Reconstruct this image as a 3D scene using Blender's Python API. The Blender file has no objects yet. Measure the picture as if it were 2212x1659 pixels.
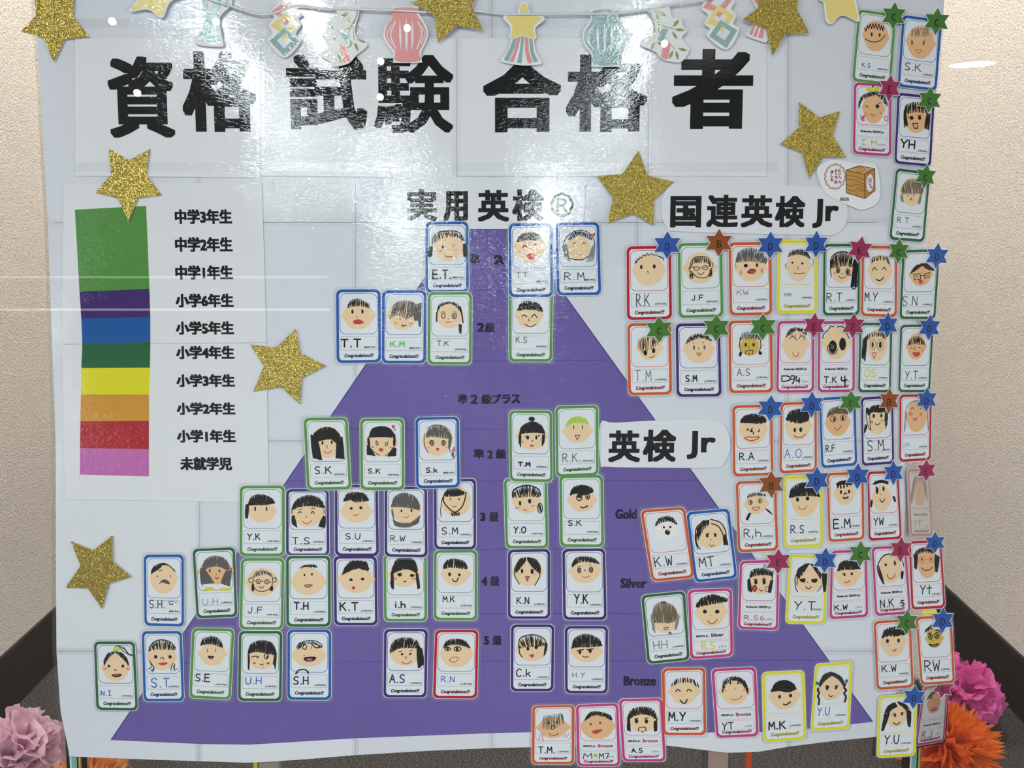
import bpy, math, random
from math import sin, cos, pi, radians
from mathutils import Vector, Matrix, noise

# ------------------------------------------------------------------ camera, world, lamps, exposure
SC = bpy.context.scene
COL = SC.collection
cd = bpy.data.cameras.new('camera'); cd.sensor_width = 36; cd.lens = 26.04; cd.clip_start = .02
cam = bpy.data.objects.new('camera', cd); COL.objects.link(cam); SC.camera = cam
cam.location = (0, 0, 1.3); cam.rotation_euler = (radians(90 - 14.7), 0, 0)
SC.view_settings.view_transform = 'Standard'; SC.view_settings.look = 'None'
SC.view_settings.gamma = 1; SC.view_settings.use_curve_mapping = False
SC.view_settings.exposure = 0.2
SC.cycles.use_denoising = True
SC.cycles.max_bounces = 8; SC.cycles.transparent_max_bounces = 24
SC.cycles.sample_clamp_indirect = 6
world = bpy.data.worlds.new('hall_daylight'); SC.world = world; world.use_nodes = True
world.node_tree.nodes['Background'].inputs[0].default_value = (.80, .88, 1, 1)
world.node_tree.nodes['Background'].inputs[1].default_value = .10

def area_lamp(name, loc, size, power, col, rot=(0, 0, 0), label=None, disc=False):
    l = bpy.data.lights.new(name, 'AREA'); l.shape = 'DISK' if disc else 'RECTANGLE'
    l.size = size[0]
    if not disc: l.size_y = size[1]
    l.energy = power; l.color = col
    o = bpy.data.objects.new(name, l); COL.objects.link(o); o.location = loc; o.rotation_euler = rot
    return o
WARM = (1, .86, .68); COOL = (.88, .94, 1)
# ceiling strip lamps of the hall in front of the shop window
for x, y0, y1, w, p in ((-1.5, -.75, -3.2, .15, 48), (-.95, -.8, -1.5, .11, 13), (-.95, -2.6, -4.8, .30, 74), (.33, -2.7, -6.3, .24, 74), (.62, -.8, -2.6, .10, 18)):
    area_lamp('ceiling_strip_lamp', (x, (y0 + y1) / 2, 2.93), (w, y0 - y1), p, COOL)
# added fill lights on both sides, out of view, evening the light on the poster
for x, r, p in ((-4.4, -pi / 2, 150), (4.4, pi / 2, 150)):
    area_lamp("side_fill_light", (x, -2.45, 1.3), (2.4, 4.4), p, (.97, .975, 1), (0, r, 0))
# pendants of the shop behind, a round ceiling light and two shelf light tubes
for x, z in ((-1.29, 2.52), (-1.31, 2.19), (-3.72, 2.23), (-2.87, 2.88), (-3.88, 2.88), (1.49, 2.68), (-1.02, 2.82)):
    l = bpy.data.lights.new('pendant_lamp', 'POINT'); l.shadow_soft_size = .035; l.energy = .9; l.color = WARM
    o = bpy.data.objects.new('pendant_lamp', l); COL.objects.link(o); o.location = (x, -7, z)
area_lamp('round_ceiling_lamp', (6.2, -9.9, 2.93), (.55,), 9, WARM, disc=True)
for z, p in ((.52, .35), (.22, .5)):
    area_lamp('shelf_light_tube', (-3.3, -6, z), (3.2, .02), p, (1, 1, 1), (pi / 2, 0, 0))
# the alcove's own soft ceiling lamps
for x in (-.85, .85):
    area_lamp('alcove_ceiling_lamp', (x, 1.95, 2.93), (.5, .5), 24.5, (1, .945, .88))


# ------------------------------------------------------------------ helpers
def srgb(r, g=None, b=None, k=1.0):
    if g is None: r, g, b = r
    f = lambda c: ((c / 255) / 12.92 if c <= 10 else (((c / 255) + .055) / 1.055) ** 2.4)
    return tuple(min(.9, f(c) * k) for c in (r, g, b)) + (1,)

def nt_new(name):
    m = bpy.data.materials.new(name); m.use_nodes = True
    return m, m.node_tree, m.node_tree.nodes['Principled BSDF']

def film_normal(nt, strength=1.0):
    """crinkles of clear laminate: a broad waviness plus a fine crumple, in world space"""
    N = nt.nodes; L = nt.links
    geo = N.new('ShaderNodeNewGeometry')
    n1 = N.new('ShaderNodeTexNoise'); n1.inputs['Scale'].default_value = 9; n1.inputs['Detail'].default_value = 2
    mp = N.new('ShaderNodeMapping'); mp.inputs['Scale'].default_value = (1, 1, 2.2)
    n2 = N.new('ShaderNodeTexNoise'); n2.inputs['Scale'].default_value = 120; n2.inputs['Detail'].default_value = 3
    n2.inputs['Distortion'].default_value = 1.2
    n3 = N.new('ShaderNodeTexNoise'); n3.inputs['Scale'].default_value = 5; n3.inputs['Detail'].default_value = 1
    L.new(geo.outputs['Position'], n1.inputs['Vector']); L.new(geo.outputs['Position'], mp.inputs['Vector'])
    L.new(mp.outputs[0], n2.inputs['Vector']); L.new(geo.outputs['Position'], n3.inputs['Vector'])
    rp = N.new('ShaderNodeMapRange'); rp.inputs[1].default_value = .42; rp.inputs[2].default_value = .62
    rp.inputs[3].default_value = .25; rp.inputs[4].default_value = 1
    L.new(n3.outputs[0], rp.inputs[0])
    mu = N.new('ShaderNodeMath'); mu.operation = 'MULTIPLY'; L.new(n2.outputs[0], mu.inputs[0]); L.new(rp.outputs[0], mu.inputs[1])
    b1 = N.new('ShaderNodeBump'); b1.inputs['Strength'].default_value = 1; b1.inputs['Distance'].default_value = .0010 * strength
    b2 = N.new('ShaderNodeBump'); b2.inputs['Strength'].default_value = 1; b2.inputs['Distance'].default_value = .00042 * strength
    L.new(n1.outputs[0], b1.inputs['Height']); L.new(mu.outputs[0], b2.inputs['Height'])
    L.new(b1.outputs[0], b2.inputs['Normal'])
    return b2.outputs[0]

LIT = 1.30   # paper under the hall light shows at about 1/LIT of its own lightness
MATS = {}
def mat(key, rgb, coat=1.0, rough=.6, vary=0.0, k=LIT):
    if key in MATS: return MATS[key]
    m, nt, b = nt_new(key)
    col = srgb(rgb, k=k)
    b.inputs['Base Color'].default_value = col
    b.inputs['Roughness'].default_value = rough
    b.inputs['Specular IOR Level'].default_value = .2
    b.inputs['Coat Weight'].default_value = coat
    b.inputs['Coat Roughness'].default_value = .014
    if coat: nt.links.new(film_normal(nt), b.inputs['Coat Normal'])
    if vary:
        N = nt.nodes; L = nt.links
        geo = N.new('ShaderNodeNewGeometry')
        mp = N.new('ShaderNodeMapping'); mp.inputs['Scale'].default_value = (.6, .6, 9)
        a = N.new('ShaderNodeTexNoise'); a.inputs['Scale'].default_value = 60; a.inputs['Detail'].default_value = 4
        c2 = N.new('ShaderNodeTexNoise'); c2.inputs['Scale'].default_value = 3; c2.inputs['Detail'].default_value = 1
        L.new(geo.outputs['Position'], mp.inputs[0]); L.new(mp.outputs[0], a.inputs['Vector']); L.new(geo.outputs['Position'], c2.inputs['Vector'])
        ad = N.new('ShaderNodeMath'); ad.operation = 'ADD'; L.new(a.outputs[0], ad.inputs[0]); L.new(c2.outputs[0], ad.inputs[1])
        r = N.new('ShaderNodeValToRGB')
        r.color_ramp.elements[0].position = .35; r.color_ramp.elements[1].position = .65
        r.color_ramp.elements[0].color = tuple(x * (1 - vary) for x in col[:3]) + (1,)
        r.color_ramp.elements[1].color = (min(.9, col[0] * (1 + vary)), min(.9, col[1] * (1 + vary * .5)), min(.9, col[2] * (1 + vary * .6)), 1)
        h = N.new('ShaderNodeMath'); h.operation = 'MULTIPLY'; h.inputs[1].default_value = .5
        L.new(ad.outputs[0], h.inputs[0]); L.new(h.outputs[0], r.inputs[0]); L.new(r.outputs[0], b.inputs['Base Color'])
    MATS[key] = m
    return m

def clear_film(key='clear_film', tint=(1, 1, 1), edge=.10):
    if key in MATS: return MATS[key]
    m, nt, b = nt_new(key); N = nt.nodes; L = nt.links
    N.remove(b)
    out = N['Material Output']
    tr = N.new('ShaderNodeBsdfTransparent'); tr.inputs[0].default_value = (*tint, 1)
    df = N.new('ShaderNodeBsdfDiffuse'); df.inputs[0].default_value = (.75, .78, .8, 1)
    gl = N.new('ShaderNodeBsdfGlossy'); gl.inputs['Roughness'].default_value = .08
    nrm = film_normal(nt)
    L.new(nrm, gl.inputs['Normal'])
    fr = N.new('ShaderNodeFresnel'); fr.inputs[0].default_value = 1.5; L.new(nrm, fr.inputs['Normal'])
    m1 = N.new('ShaderNodeMixShader'); m1.inputs[0].default_value = edge
    m2 = N.new('ShaderNodeMixShader')
    L.new(tr.outputs[0], m1.inputs[1]); L.new(df.outputs[0], m1.inputs[2])
    L.new(fr.outputs[0], m2.inputs[0]); L.new(m1.outputs[0], m2.inputs[1]); L.new(gl.outputs[0], m2.inputs[2])
    L.new(m2.outputs[0], out.inputs[0])
    MATS[key] = m
    return m

PAL = dict(k=(24,23,24), g=(92,88,88), l=(138,135,134), t=(112,98,82), t2=(98,80,64), bk=(50,40,34), r=(200,68,76), p=(212,100,135), c=(222,142,112),
           b=(55,105,185), lb=(125,170,215), db=(38,52,100), y=(228,214,60), y2=(214,180,84), y3=(220,208,60), n=(170,208,80), gn=(85,195,90), yg=(196,212,50),
           w=(212,212,218), s=(222,190,154), ws=(222,216,212), o=(214,168,124), o2=(205,148,112), br=(120,72,58), tq=(45,112,112),
           pk=(214,144,144), tl=(138,166,166), yl=(220,200,124), gr=(128,146,84), wd=(198,146,74), wd2=(212,166,96), wd3=(184,134,68), rr=(165,45,66), kb=(58,44,36))
def pal(c): return mat('ink_' + c, PAL[c], k=1.25 if c in ('s', 'o', 'o2', 'w', 'ws', 'pk', 'tl', 'yl', 'gr') else 1.02)
BORDER = dict(green=(92,150,76), dkgreen=(44,100,62), purple=(62,42,118), blue=(30,92,174), orange=(212,90,44), red=(186,28,50), yellow=(232,222,38), pink=(200,62,132))
TINT = dict(green=(44,84,40), dkgreen=(24,56,36), purple=(32,26,58), blue=(22,42,84), orange=(122,38,24), red=(110,20,28), yellow=(150,140,30), pink=(128,28,66))
PAPER = mat('laminated_white_paper', (206, 208, 214))

class MB:
    def __init__(s): s.v = []; s.f = []; s.m = []; s.mats = []
    def mi(s, m):
        if m not in s.mats: s.mats.append(m)
        return s.mats.index(m)
    def add(s, vs, fs, m):
        b = len(s.v); s.v.extend(vs); i = s.mi(m)
        for f in fs: s.f.append(tuple(b + q for q in f)); s.m.append(i)
    def build(s, name, parent=None, smooth=False):
        me = bpy.data.meshes.new(name); me.from_pydata(s.v, [], s.f)
        for m in s.mats: me.materials.append(m)
        me.polygons.foreach_set('material_index', s.m)
        if smooth: me.polygons.foreach_set('use_smooth', [True] * len(s.f))
        me.update()
        o = bpy.data.objects.new(name, me); COL.objects.link(o)
        if parent: o.parent = parent
        return o

def tag(o, label=None, cat=None, group=None, kind=None):
    if label: o['label'] = label
    if cat: o['category'] = cat
    if group: o['group'] = group
    if kind: o['kind'] = kind
    return o
def empty(name, mw):
    o = bpy.data.objects.new(name, None); COL.objects.link(o); o.matrix_world = mw; o.empty_display_size = .03
    return o
def box(mb, x0, x1, y0, y1, z0, z1, m):
    v = [(x, y, z) for x in (x0, x1) for y in (y0, y1) for z in (z0, z1)]
    mb.add(v, [(0, 1, 3, 2), (4, 6, 7, 5), (0, 4, 5, 1), (2, 3, 7, 6), (0, 2, 6, 4), (1, 5, 7, 3)], m)

# ---- flat drawing kit: everything below works in a thing's own flat coordinates (x, y) plus a height h in mm
def catmull(p, n=5, closed=False):
    if len(p) < 3 and not closed: return list(p)
    q = [p[-1]] + list(p) + [p[0], p[1]] if closed else [p[0]] + list(p) + [p[-1]]
    out = []
    for i in range(1, len(q) - 2):
        for k in range(n):
            t = k / n
            out.append(tuple(.5 * ((2 * q[i][c]) + (q[i+1][c] - q[i-1][c]) * t + (2*q[i-1][c] - 5*q[i][c] + 4*q[i+1][c] - q[i+2][c]) * t*t
                       + (3*q[i][c] - q[i-1][c] - 3*q[i+1][c] + q[i+2][c]) * t**3) for c in (0, 1)))
    if not closed: out.append(tuple(p[-1]))
    return out
def ribbon(p, w, closed=False, taper=False):
    n = len(p); a = []; b = []
    for i in range(n):
        if closed: q0, q1 = p[i - 1], p[(i + 1) % n]
        else: q0, q1 = p[max(0, i - 1)], p[min(n - 1, i + 1)]
        dx, dy = q1[0] - q0[0], q1[1] - q0[1]; l = math.hypot(dx, dy) or 1
        ww = w / 2
        if taper and i in (0, n - 1): ww *= .45
        ex = 0
        a.append((p[i][0] - dy / l * ww, p[i][1] + dx / l * ww)); b.append((p[i][0] + dy / l * ww, p[i][1] - dx / l * ww))
    f = [(i, (i + 1) % n, n + (i + 1) % n, n + i) for i in range(n if closed else n - 1)]
    return a + b, f
def walk(p, t):
    d = [math.dist(p[i], p[i + 1]) for i in range(len(p) - 1)]; s = t * sum(d)
    for i, q in enumerate(d):
        if s <= q or i == len(d) - 1:
            u = min(1, s / (q or 1)); return (p[i][0] + (p[i+1][0] - p[i][0]) * u, p[i][1] + (p[i+1][1] - p[i][1]) * u)
        s -= q
def ell(cx, cy, rx, ry, n=20): return [(cx + rx * cos(2*pi*i/n), cy + ry * sin(2*pi*i/n)) for i in range(n)]
GLY = {'A':[[(0,1),(.5,0),(1,1)],[(.2,.62),(.8,.62)]],'B':[[(0,1),(0,0),(.6,0),(.85,.12),(.85,.35),(.6,.48),(0,.48)],[(.6,.48),(.95,.62),(.95,.88),(.65,1),(0,1)]],
'C':[[(.95,.15),(.6,0),(.2,.15),(.02,.5),(.2,.85),(.6,1),(.95,.85)]],'D':[[(0,0),(0,1),(.5,.98),(.9,.75),(.95,.35),(.55,.02),(0,0)]],
'E':[[(.9,0),(0,0),(0,1),(.95,1)],[(0,.48),(.8,.48)]],'F':[[(.95,0),(0,0),(0,1)],[(0,.45),(.8,.45)]],'H':[[(0,0),(0,1)],[(.9,0),(.9,1)],[(0,.5),(.9,.5)]],
'I':[[(.1,0),(.9,0)],[(.5,0),(.5,1)],[(.1,1),(.9,1)]],'J':[[(.75,0),(.75,.75),(.5,1),(.2,.95),(.05,.75)]],'K':[[(0,0),(0,1)],[(.85,0),(.05,.55)],[(.3,.42),(.95,1)]],
'M':[[(0,1),(.08,0),(.5,.6),(.9,0),(1,1)]],'N':[[(0,1),(0,0),(.85,1),(.85,0)]],'O':[[(.5,0),(.1,.2),(0,.55),(.2,.9),(.55,1),(.9,.8),(1,.4),(.8,.08),(.5,0)]],
'R':[[(0,1),(0,0),(.6,.02),(.85,.2),(.65,.45),(0,.5)],[(.3,.5),(.95,1)]],'S':[[(.9,.12),(.55,0),(.12,.15),(.2,.42),(.75,.6),(.85,.85),(.5,1),(.05,.9)]],
'T':[[(0,0),(1,0)],[(.5,0),(.5,1)]],'U':[[(0,0),(.02,.7),(.3,1),(.65,1),(.9,.7),(.95,0)]],'W':[[(0,0),(.2,1),(.5,.3),(.75,1),(1,0)]],'Y':[[(0,0),(.5,.5)],[(1,0),(.5,.5),(.35,1)]],
'i':[[(.5,.35),(.5,1)],[(.5,.05),(.5,.1)]],'h':[[(.05,0),(.05,1)],[(.05,.55),(.5,.4),(.85,.6),(.85,1)]],'k':[[(.05,0),(.05,1)],[(.75,.4),(.1,.7)],[(.3,.6),(.85,1)]],
'm':[[(0,1),(.1,.3),(.3,.35),(.42,.95),(.6,.3),(.8,.4),(.95,1)]],'t':[[(.5,0),(.4,1)],[(0,.35),(.95,.3)]],'3':[[(.1,.1),(.6,0),(.85,.2),(.4,.45),(.9,.7),(.6,1),(.05,.9)]],
'4':[[(.3,0),(.05,.6),(.95,.6)],[(.7,.2),(.7,1)]],'5':[[(.9,0),(.2,0),(.15,.42),(.7,.4),(.9,.7),(.6,1),(.1,.95)]],'6':[[(.7,0),(.2,.35),(.1,.8),(.5,1),(.9,.75),(.6,.5),(.15,.65)]],
'7':[[(0,.05),(.9,0),(.4,1)]],'1':[[(.5,0),(.45,1)]],'-':[[(.1,.5),(.9,.5)]],',':[[(.5,.85),(.3,1.15)]],'.':[[(.4,.92),(.6,.98)]]}
NARROW = dict(zip('.,-1i', (.35, .35, .5, .4, .5)))
FONT = {}
def font_outline(s, shear=0.0):
    """tessellated letters of Blender's built-in font, normalised to a unit box with y running down"""
    key = (s, shear)
    if key in FONT: return FONT[key]
    c = bpy.data.curves.new('lettering', 'FONT'); c.body = s; c.size = 1; c.resolution_u = 2; c.shear = shear
    o = bpy.data.objects.new('lettering', c); COL.objects.link(o)
    dg = bpy.context.evaluated_depsgraph_get()
    me = bpy.data.meshes.new_from_object(o.evaluated_get(dg))
    vs = [(v.co.x, v.co.y) for v in me.vertices]; fs = [tuple(p.vertices) for p in me.polygons]
    bpy.data.objects.remove(o); bpy.data.curves.remove(c); bpy.data.meshes.remove(me)
    x0 = min(v[0] for v in vs); x1 = max(v[0] for v in vs); y0 = min(v[1] for v in vs); y1 = max(v[1] for v in vs)
    vs = [((x - x0) / (x1 - x0), (y1 - y) / (y1 - y0)) for x, y in vs]
    FONT[key] = (vs, fs)
    return FONT[key]
def letters(mb, pt, s, m, a, b, bold, h, shear=0.0, ry=.75, rings=8):
    vs, fs = font_outline(s, shear)
    (x0, y0), (x1, y1) = a, b
    sx = 1 if x1 > x0 else -1; sy = 1 if y1 > y0 else -1
    X0 = x0 + sx * bold; X1 = x1 - sx * bold; Y0 = y0 + sy * bold * ry; Y1 = y1 - sy * bold * ry
    sq = [(-1, -1), (1, -1), (1, 1), (-1, 1)] if rings <= 4 else [(-1, -1), (0, -1), (1, -1), (1, 0), (1, 1), (0, 1), (-1, 1), (-1, 0)]
    if rings > 8: sq += [(-.5, -1), (.5, -1), (1, -.5), (1, .5), (.5, 1), (-.5, 1), (-1, .5), (-1, -.5), (.5, .5), (-.5, -.5)]
    offs = [(0, 0)] if bold < 1e-6 else [(bold * a_, bold * ry * b_) for a_, b_ in sq] + [(0, 0)]
    for i, (ox, oy) in enumerate(offs):
        mb.add([pt(X0 + (X1 - X0) * x + ox, Y0 + (Y1 - Y0) * y + oy, h + i * .004) for x, y in vs], fs, m)
def draw(cmds, pt, h0, parent, parts=None, base=None, yd=1):
    """parse a drawing: F face, D disc, O ring, L smooth stroke, S straight stroke, P / G shape, V leaf, H hatched hair, I handwriting, T type"""
    rnd = random.Random(len(cmds))
    mbs = {}; cur = [None]; h = [h0]
    def target(k, col):
        n = cur[0] or {'F': 'face', 'H': 'hair', 'I': 'initials'}.get(k, 'facial_features')
        if not cur[0] and k in 'P' and col in ('y3', 'yg', 'tq', 'lb'): n = 'hair_accessory'
        return mbs.setdefault(n, MB())
    for cmd in cmds.split(';'):
        t = cmd.split(); k = t[0]
        if k[0] == '@': cur[0] = k[1:]; continue
        h[0] += .006
        col = t[1]; mb = target(k, col); m = pal(col)
        P = lambda l: [tuple(map(float, q.split(','))) for q in l]
        put = lambda ps, fs: mb.add([pt(x, y, h[0]) for x, y in ps], fs, m)
        if k == 'F':
            cx, cy, rx, ry, e = map(float, t[2:7]); ps = []
            for i in range(48):
                a = 2 * pi * i / 48; c_, s_ = cos(a), sin(a) * yd
                wob = 1 + .015 * sin(3 * a + rnd.random())
                r_ = 1 - .17 * max(0, s_) * abs(c_)            # narrower jaw
                x = cx + (rx - e * .3) * c_ * wob * r_; y = cy + ry * sin(a) * wob
                d = abs(sin(a) * ry) / (e + 2.2)
                if d < 1: x += (e * 1.1) * math.sqrt(1 - d * d) * (1 if c_ > 0 else -1)
                ps.append((x, y))
            put(ps, [tuple(range(48))])
        elif k == 'D':
            cx, cy, rx, ry = map(float, t[2:6]); rx = max(rx, .4); put(ell(cx, cy, rx, ry), [tuple(range(20))])
        elif k == 'O':
            w, cx, cy, rx, ry = map(float, t[2:7]); put(*ribbon(ell(cx, cy, rx, ry, 28), max(w * 1.3, .6), True))
        elif k == 'W':
            w, cx, cy, rx, ry, n_, am = map(float, t[2:9]); q = []
            for i in range(168):
                a = 2 * pi * i / 168; s_ = 1 + am / rx * (abs(sin(n_ * a / 2)) * 1.3 - .6); q.append((cx + rx * s_ * cos(a), cy + ry * s_ * sin(a)))
            put(*ribbon(q, w, True))
        elif k == 'L': put(*ribbon(catmull(P(t[3:])), max(float(t[2]), .5) * (1.0 if base else 1.35)))
        elif k == 'S':
            q = P(t[3:]); w = max(float(t[2]), .5) * (1.0 if base else 1.3)
            for a, b in zip(q, q[1:]):
                l = math.dist(a, b) or 1; e = w * .3 / l
                put(*ribbon([(a[0] - (b[0]-a[0])*e, a[1] - (b[1]-a[1])*e), (b[0] + (b[0]-a[0])*e, b[1] + (b[1]-a[1])*e)], w)); h[0] += .001
        elif k == 'P': q = catmull(P(t[2:]), 4, True); put(q, [tuple(range(len(q)))])
        elif k == 'G': q = P(t[2:]); put(q, [tuple(range(len(q)))])
        elif k == 'Z':
            s_ = float(t[2]); put([(x * s_, y * s_) for x, y in base], [tuple(range(len(base)))])
        elif k == 'V':
            w = float(t[2]); a, b = P(t[3:]); dx, dy = b[0]-a[0], b[1]-a[1]; l = math.hypot(dx, dy); nx, ny = -dy/l, dx/l
            q = [(a[0]+dx*i/8 + nx*w/2*sin(pi*i/8), a[1]+dy*i/8 + ny*w/2*sin(pi*i/8)) for i in range(9)] + [(a[0]+dx*i/8 - nx*w/2*sin(pi*i/8), a[1]+dy*i/8 - ny*w/2*sin(pi*i/8)) for i in range(7, 0, -1)]
            put(q, [tuple(range(len(q)))])
        elif k == 'H':
            _, A, B = cmd.split('/'); w = max(float(t[2]), .45) * 1.2; n_ = int(int(t[3]) * 1.45); j = float(t[4])
            A = catmull(P(A.split())); B = catmull(P(B.split()))
            for i in range(n_):
                u = (i + .5) / n_
                a = walk(A, min(1, max(0, u + rnd.uniform(-.5, .5) / n_ ** .8))); b = walk(B, min(1, max(0, u + rnd.uniform(-.9, .9) / n_ ** .8)))
                J = lambda: rnd.uniform(-j, j) * .45
                a = (a[0] + J(), a[1] + J()); b = (b[0] + J(), b[1] + J())
                mid = ((a[0]+b[0])/2 + J(), (a[1]+b[1])/2 + J())
                put(*ribbon([a, mid, b], w * rnd.uniform(.75, 1.25), taper=True)); h[0] += .0006
        elif k == 'I':
            w = max(float(t[2]), .6) * 1.2; (x0, y0), (x1, y1) = P(t[3:5]); s_ = t[5]
            cell = [NARROW.get(c_, 1) for c_ in s_]; gap = .28; tot = sum(cell) + gap * (len(s_) - 1); x = 0
            for c_, cw in zip(s_, cell):
                for st in GLY[c_]:
                    q = [(x0 + (x1-x0) * (x + cw * (a + rnd.uniform(-.03, .03))) / tot, y0 + (y1-y0) * (b + rnd.uniform(-.02, .02))) for a, b in st]
                    q = catmull(q, 4) if c_ in 'CDOSUJ356hm' else q
                    for a, b in zip(q, q[1:]):
                        l = math.dist(a, b) or 1; e = w * .3 / l
                        put(*ribbon([(a[0] - (b[0]-a[0])*e, a[1] - (b[1]-a[1])*e), (b[0] + (b[0]-a[0])*e, b[1] + (b[1]-a[1])*e)], w)); h[0] += .0006
                x += cw + gap
        elif k == 'T':
            a, b = P(t[2:4]); letters(mb, pt, t[5], m, a, b, float(t[4]), h[0])
            h[0] += .02
    return [mb.build(n, parent) for n, mb in mbs.items()]

def rrect(x0, y0, x1, y1, r, n=6):
    out = []
    for cx, cy, a0 in ((x1 - r, y0 + r, -pi/2), (x1 - r, y1 - r, 0), (x0 + r, y1 - r, pi/2), (x0 + r, y0 + r, pi)):
        out += [(cx + r * cos(a0 + pi/2*i/n), cy + r * sin(a0 + pi/2*i/n)) for i in range(n + 1)]
    return out
def slab(mb, pt, ps, h0, h1, m):
    n = len(ps); mb.add([pt(x, y, h1) for x, y in ps] + [pt(x, y, h0) for x, y in ps],
        [tuple(range(n)), tuple(range(2*n - 1, n - 1, -1))] + [(i, n + i, n + (i+1) % n, (i+1) % n) for i in range(n)], m)
def ring(mb, pt, a, b, h, m):
    n = len(a); mb.add([pt(x, y, h) for x, y in a + b], [(i, (i+1) % n, n + (i+1) % n, n + i) for i in range(n)], m)

# ------------------------------------------------------------------ room: a shop-window alcove
def wall_mat(name, rgb, bump=.0065, scale=205):
    m, nt, b = nt_new(name); N = nt.nodes; L = nt.links
    b.inputs['Base Color'].default_value = srgb(rgb, k=1.2); b.inputs['Roughness'].default_value = .6
    g = N.new('ShaderNodeNewGeometry'); a = N.new('ShaderNodeTexNoise'); a.inputs['Scale'].default_value = scale; a.inputs['Detail'].default_value = 3; a.inputs['Distortion'].default_value = .6
    bp = N.new('ShaderNodeBump'); bp.inputs['Distance'].default_value = bump; bp.inputs['Strength'].default_value = 1
    L.new(g.outputs['Position'], a.inputs['Vector']); L.new(a.outputs[0], bp.inputs['Height']); L.new(bp.outputs[0], b.inputs['Normal'])
    return m
WALLM = wall_mat('cream_textured_wallpaper', (228, 216, 208))
def carpet():
    m, nt, b = nt_new('charcoal_carpet'); N = nt.nodes; L = nt.links
    g = N.new('ShaderNodeNewGeometry'); mp = N.new('ShaderNodeMapping'); mp.inputs['Scale'].default_value = (1, 2.6, 1); mp.inputs['Rotation'].default_value = (0, 0, .5)
    a = N.new('ShaderNodeTexNoise'); a.inputs['Scale'].default_value = 190; a.inputs['Detail'].default_value = 3
    r = N.new('ShaderNodeValToRGB'); r.color_ramp.elements[0].position = .42; r.color_ramp.elements[1].position = .68
    r.color_ramp.elements[0].color = srgb(44, 42, 41); r.color_ramp.elements[1].color = srgb(118, 112, 108)
    bp = N.new('ShaderNodeBump'); bp.inputs['Distance'].default_value = .004
    L.new(g.outputs['Position'], mp.inputs[0]); L.new(mp.outputs[0], a.inputs['Vector']); L.new(a.outputs[0], r.inputs[0]); L.new(r.outputs[0], b.inputs['Base Color'])
    L.new(a.outputs[0], bp.inputs['Height']); L.new(bp.outputs[0], b.inputs['Normal']); b.inputs['Roughness'].default_value = .95
    return m
def dark_base():
    m, nt, b = nt_new('dark_brown_baseboard'); b.inputs['Base Color'].default_value = srgb(42, 33, 30); b.inputs['Roughness'].default_value = .35
    return m
def plain(name, rgb, rough=.5, k=1.0, metal=0, coat=0):
    m, nt, b = nt_new(name); b.inputs['Base Color'].default_value = srgb(rgb, k=k); b.inputs['Roughness'].default_value = rough; b.inputs['Metallic'].default_value = metal
    b.inputs['Coat Weight'].default_value = coat
    return m
W = 1.301; YB = 2.75; CE = 2.95; YG = .42
def room_box(name, *a, m):
    mb = MB(); box(mb, *a, m); o = mb.build(name); o['kind'] = 'structure'; return o
room_box('floor', -7, 7, -12, YB + .1, -.1, 0, m=carpet())
room_box('wall_left', -W - .1, -W, YG - .05, YB, 0, CE, m=WALLM)
room_box('wall_right', W, W + .1, YG - .05, YB, 0, CE, m=WALLM)
room_box('wall_back', -W - .1, W + .1, YB, YB + .1, 0, CE, m=WALLM)
room_box('wall_hall_far', -7, 7, -12.1, -12, 0, CE, m=plain('dim_hall_wall', (70, 68, 68), .9))
room_box('ceiling', -7, 7, -12, YB + .1, CE, CE + .1, m=plain('dark_open_ceiling', (56, 56, 58), .9))
BB = dark_base()
def baseboard(name, x0, x1, y0, y1, hgt=.152):
    mb = MB(); box(mb, x0, x1, y0, y1, 0, hgt - .006, BB)
    d = .003 if x1 - x0 < .2 else 0
    box(mb, x0 + (d if x0 > 0 else 0), x1 - (d if x0 < 0 and x1 < 0 else 0), y0, y1, hgt - .006, hgt, BB)
    o = mb.build(name); o['kind'] = 'structure'
baseboard('baseboard_left', -W, -W + .012, YG - .05, YB); baseboard('baseboard_right', W - .012, W, YG - .05, YB); baseboard('baseboard_back', -W + .012, W - .012, YB - .012, YB)
def glass_mat():
    m, nt, b = nt_new('window_glass'); N = nt.nodes; L = nt.links; N.remove(b)
    tr = N.new('ShaderNodeBsdfTransparent'); tr.inputs[0].default_value = (.97, .985, .975, 1)
    gl = N.new('ShaderNodeBsdfGlossy'); gl.inputs['Roughness'].default_value = .0; gl.inputs[0].default_value = (1, 1, 1, 1)
    fr = N.new('ShaderNodeFresnel'); mx = N.new('ShaderNodeMixShader')
    g = N.new('ShaderNodeNewGeometry'); r = N.new('ShaderNodeMapRange'); r.inputs[3].default_value = 1.45; r.inputs[4].default_value = 1 / 1.45   # same reflectance from either side of the pane
    L.new(g.outputs['Backfacing'], r.inputs[0]); L.new(r.outputs[0], fr.inputs[0])
    L.new(fr.outputs[0], mx.inputs[0]); L.new(tr.outputs[0], mx.inputs[1]); L.new(gl.outputs[0], mx.inputs[2]); L.new(mx.outputs[0], N['Material Output'].inputs[0])
    return m
mb = MB(); box(mb, -W, W, YG, YG + .006, 0, CE, glass_mat()); tag(mb.build('window_1'), kind='structure')

# ------------------------------------------------------------------ the poster on its leaning stand (board coordinates: u right, v up, n towards the viewer; mm)
LEAN = radians(9.7)
BM = Matrix.Translation((0, 1.16072, .99549)) @ Matrix.Rotation(pi/2 - LEAN, 4, 'X')
def at(u, v, z=0): return BM @ Matrix.Translation((u/1000, v/1000, z/1000))

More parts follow.
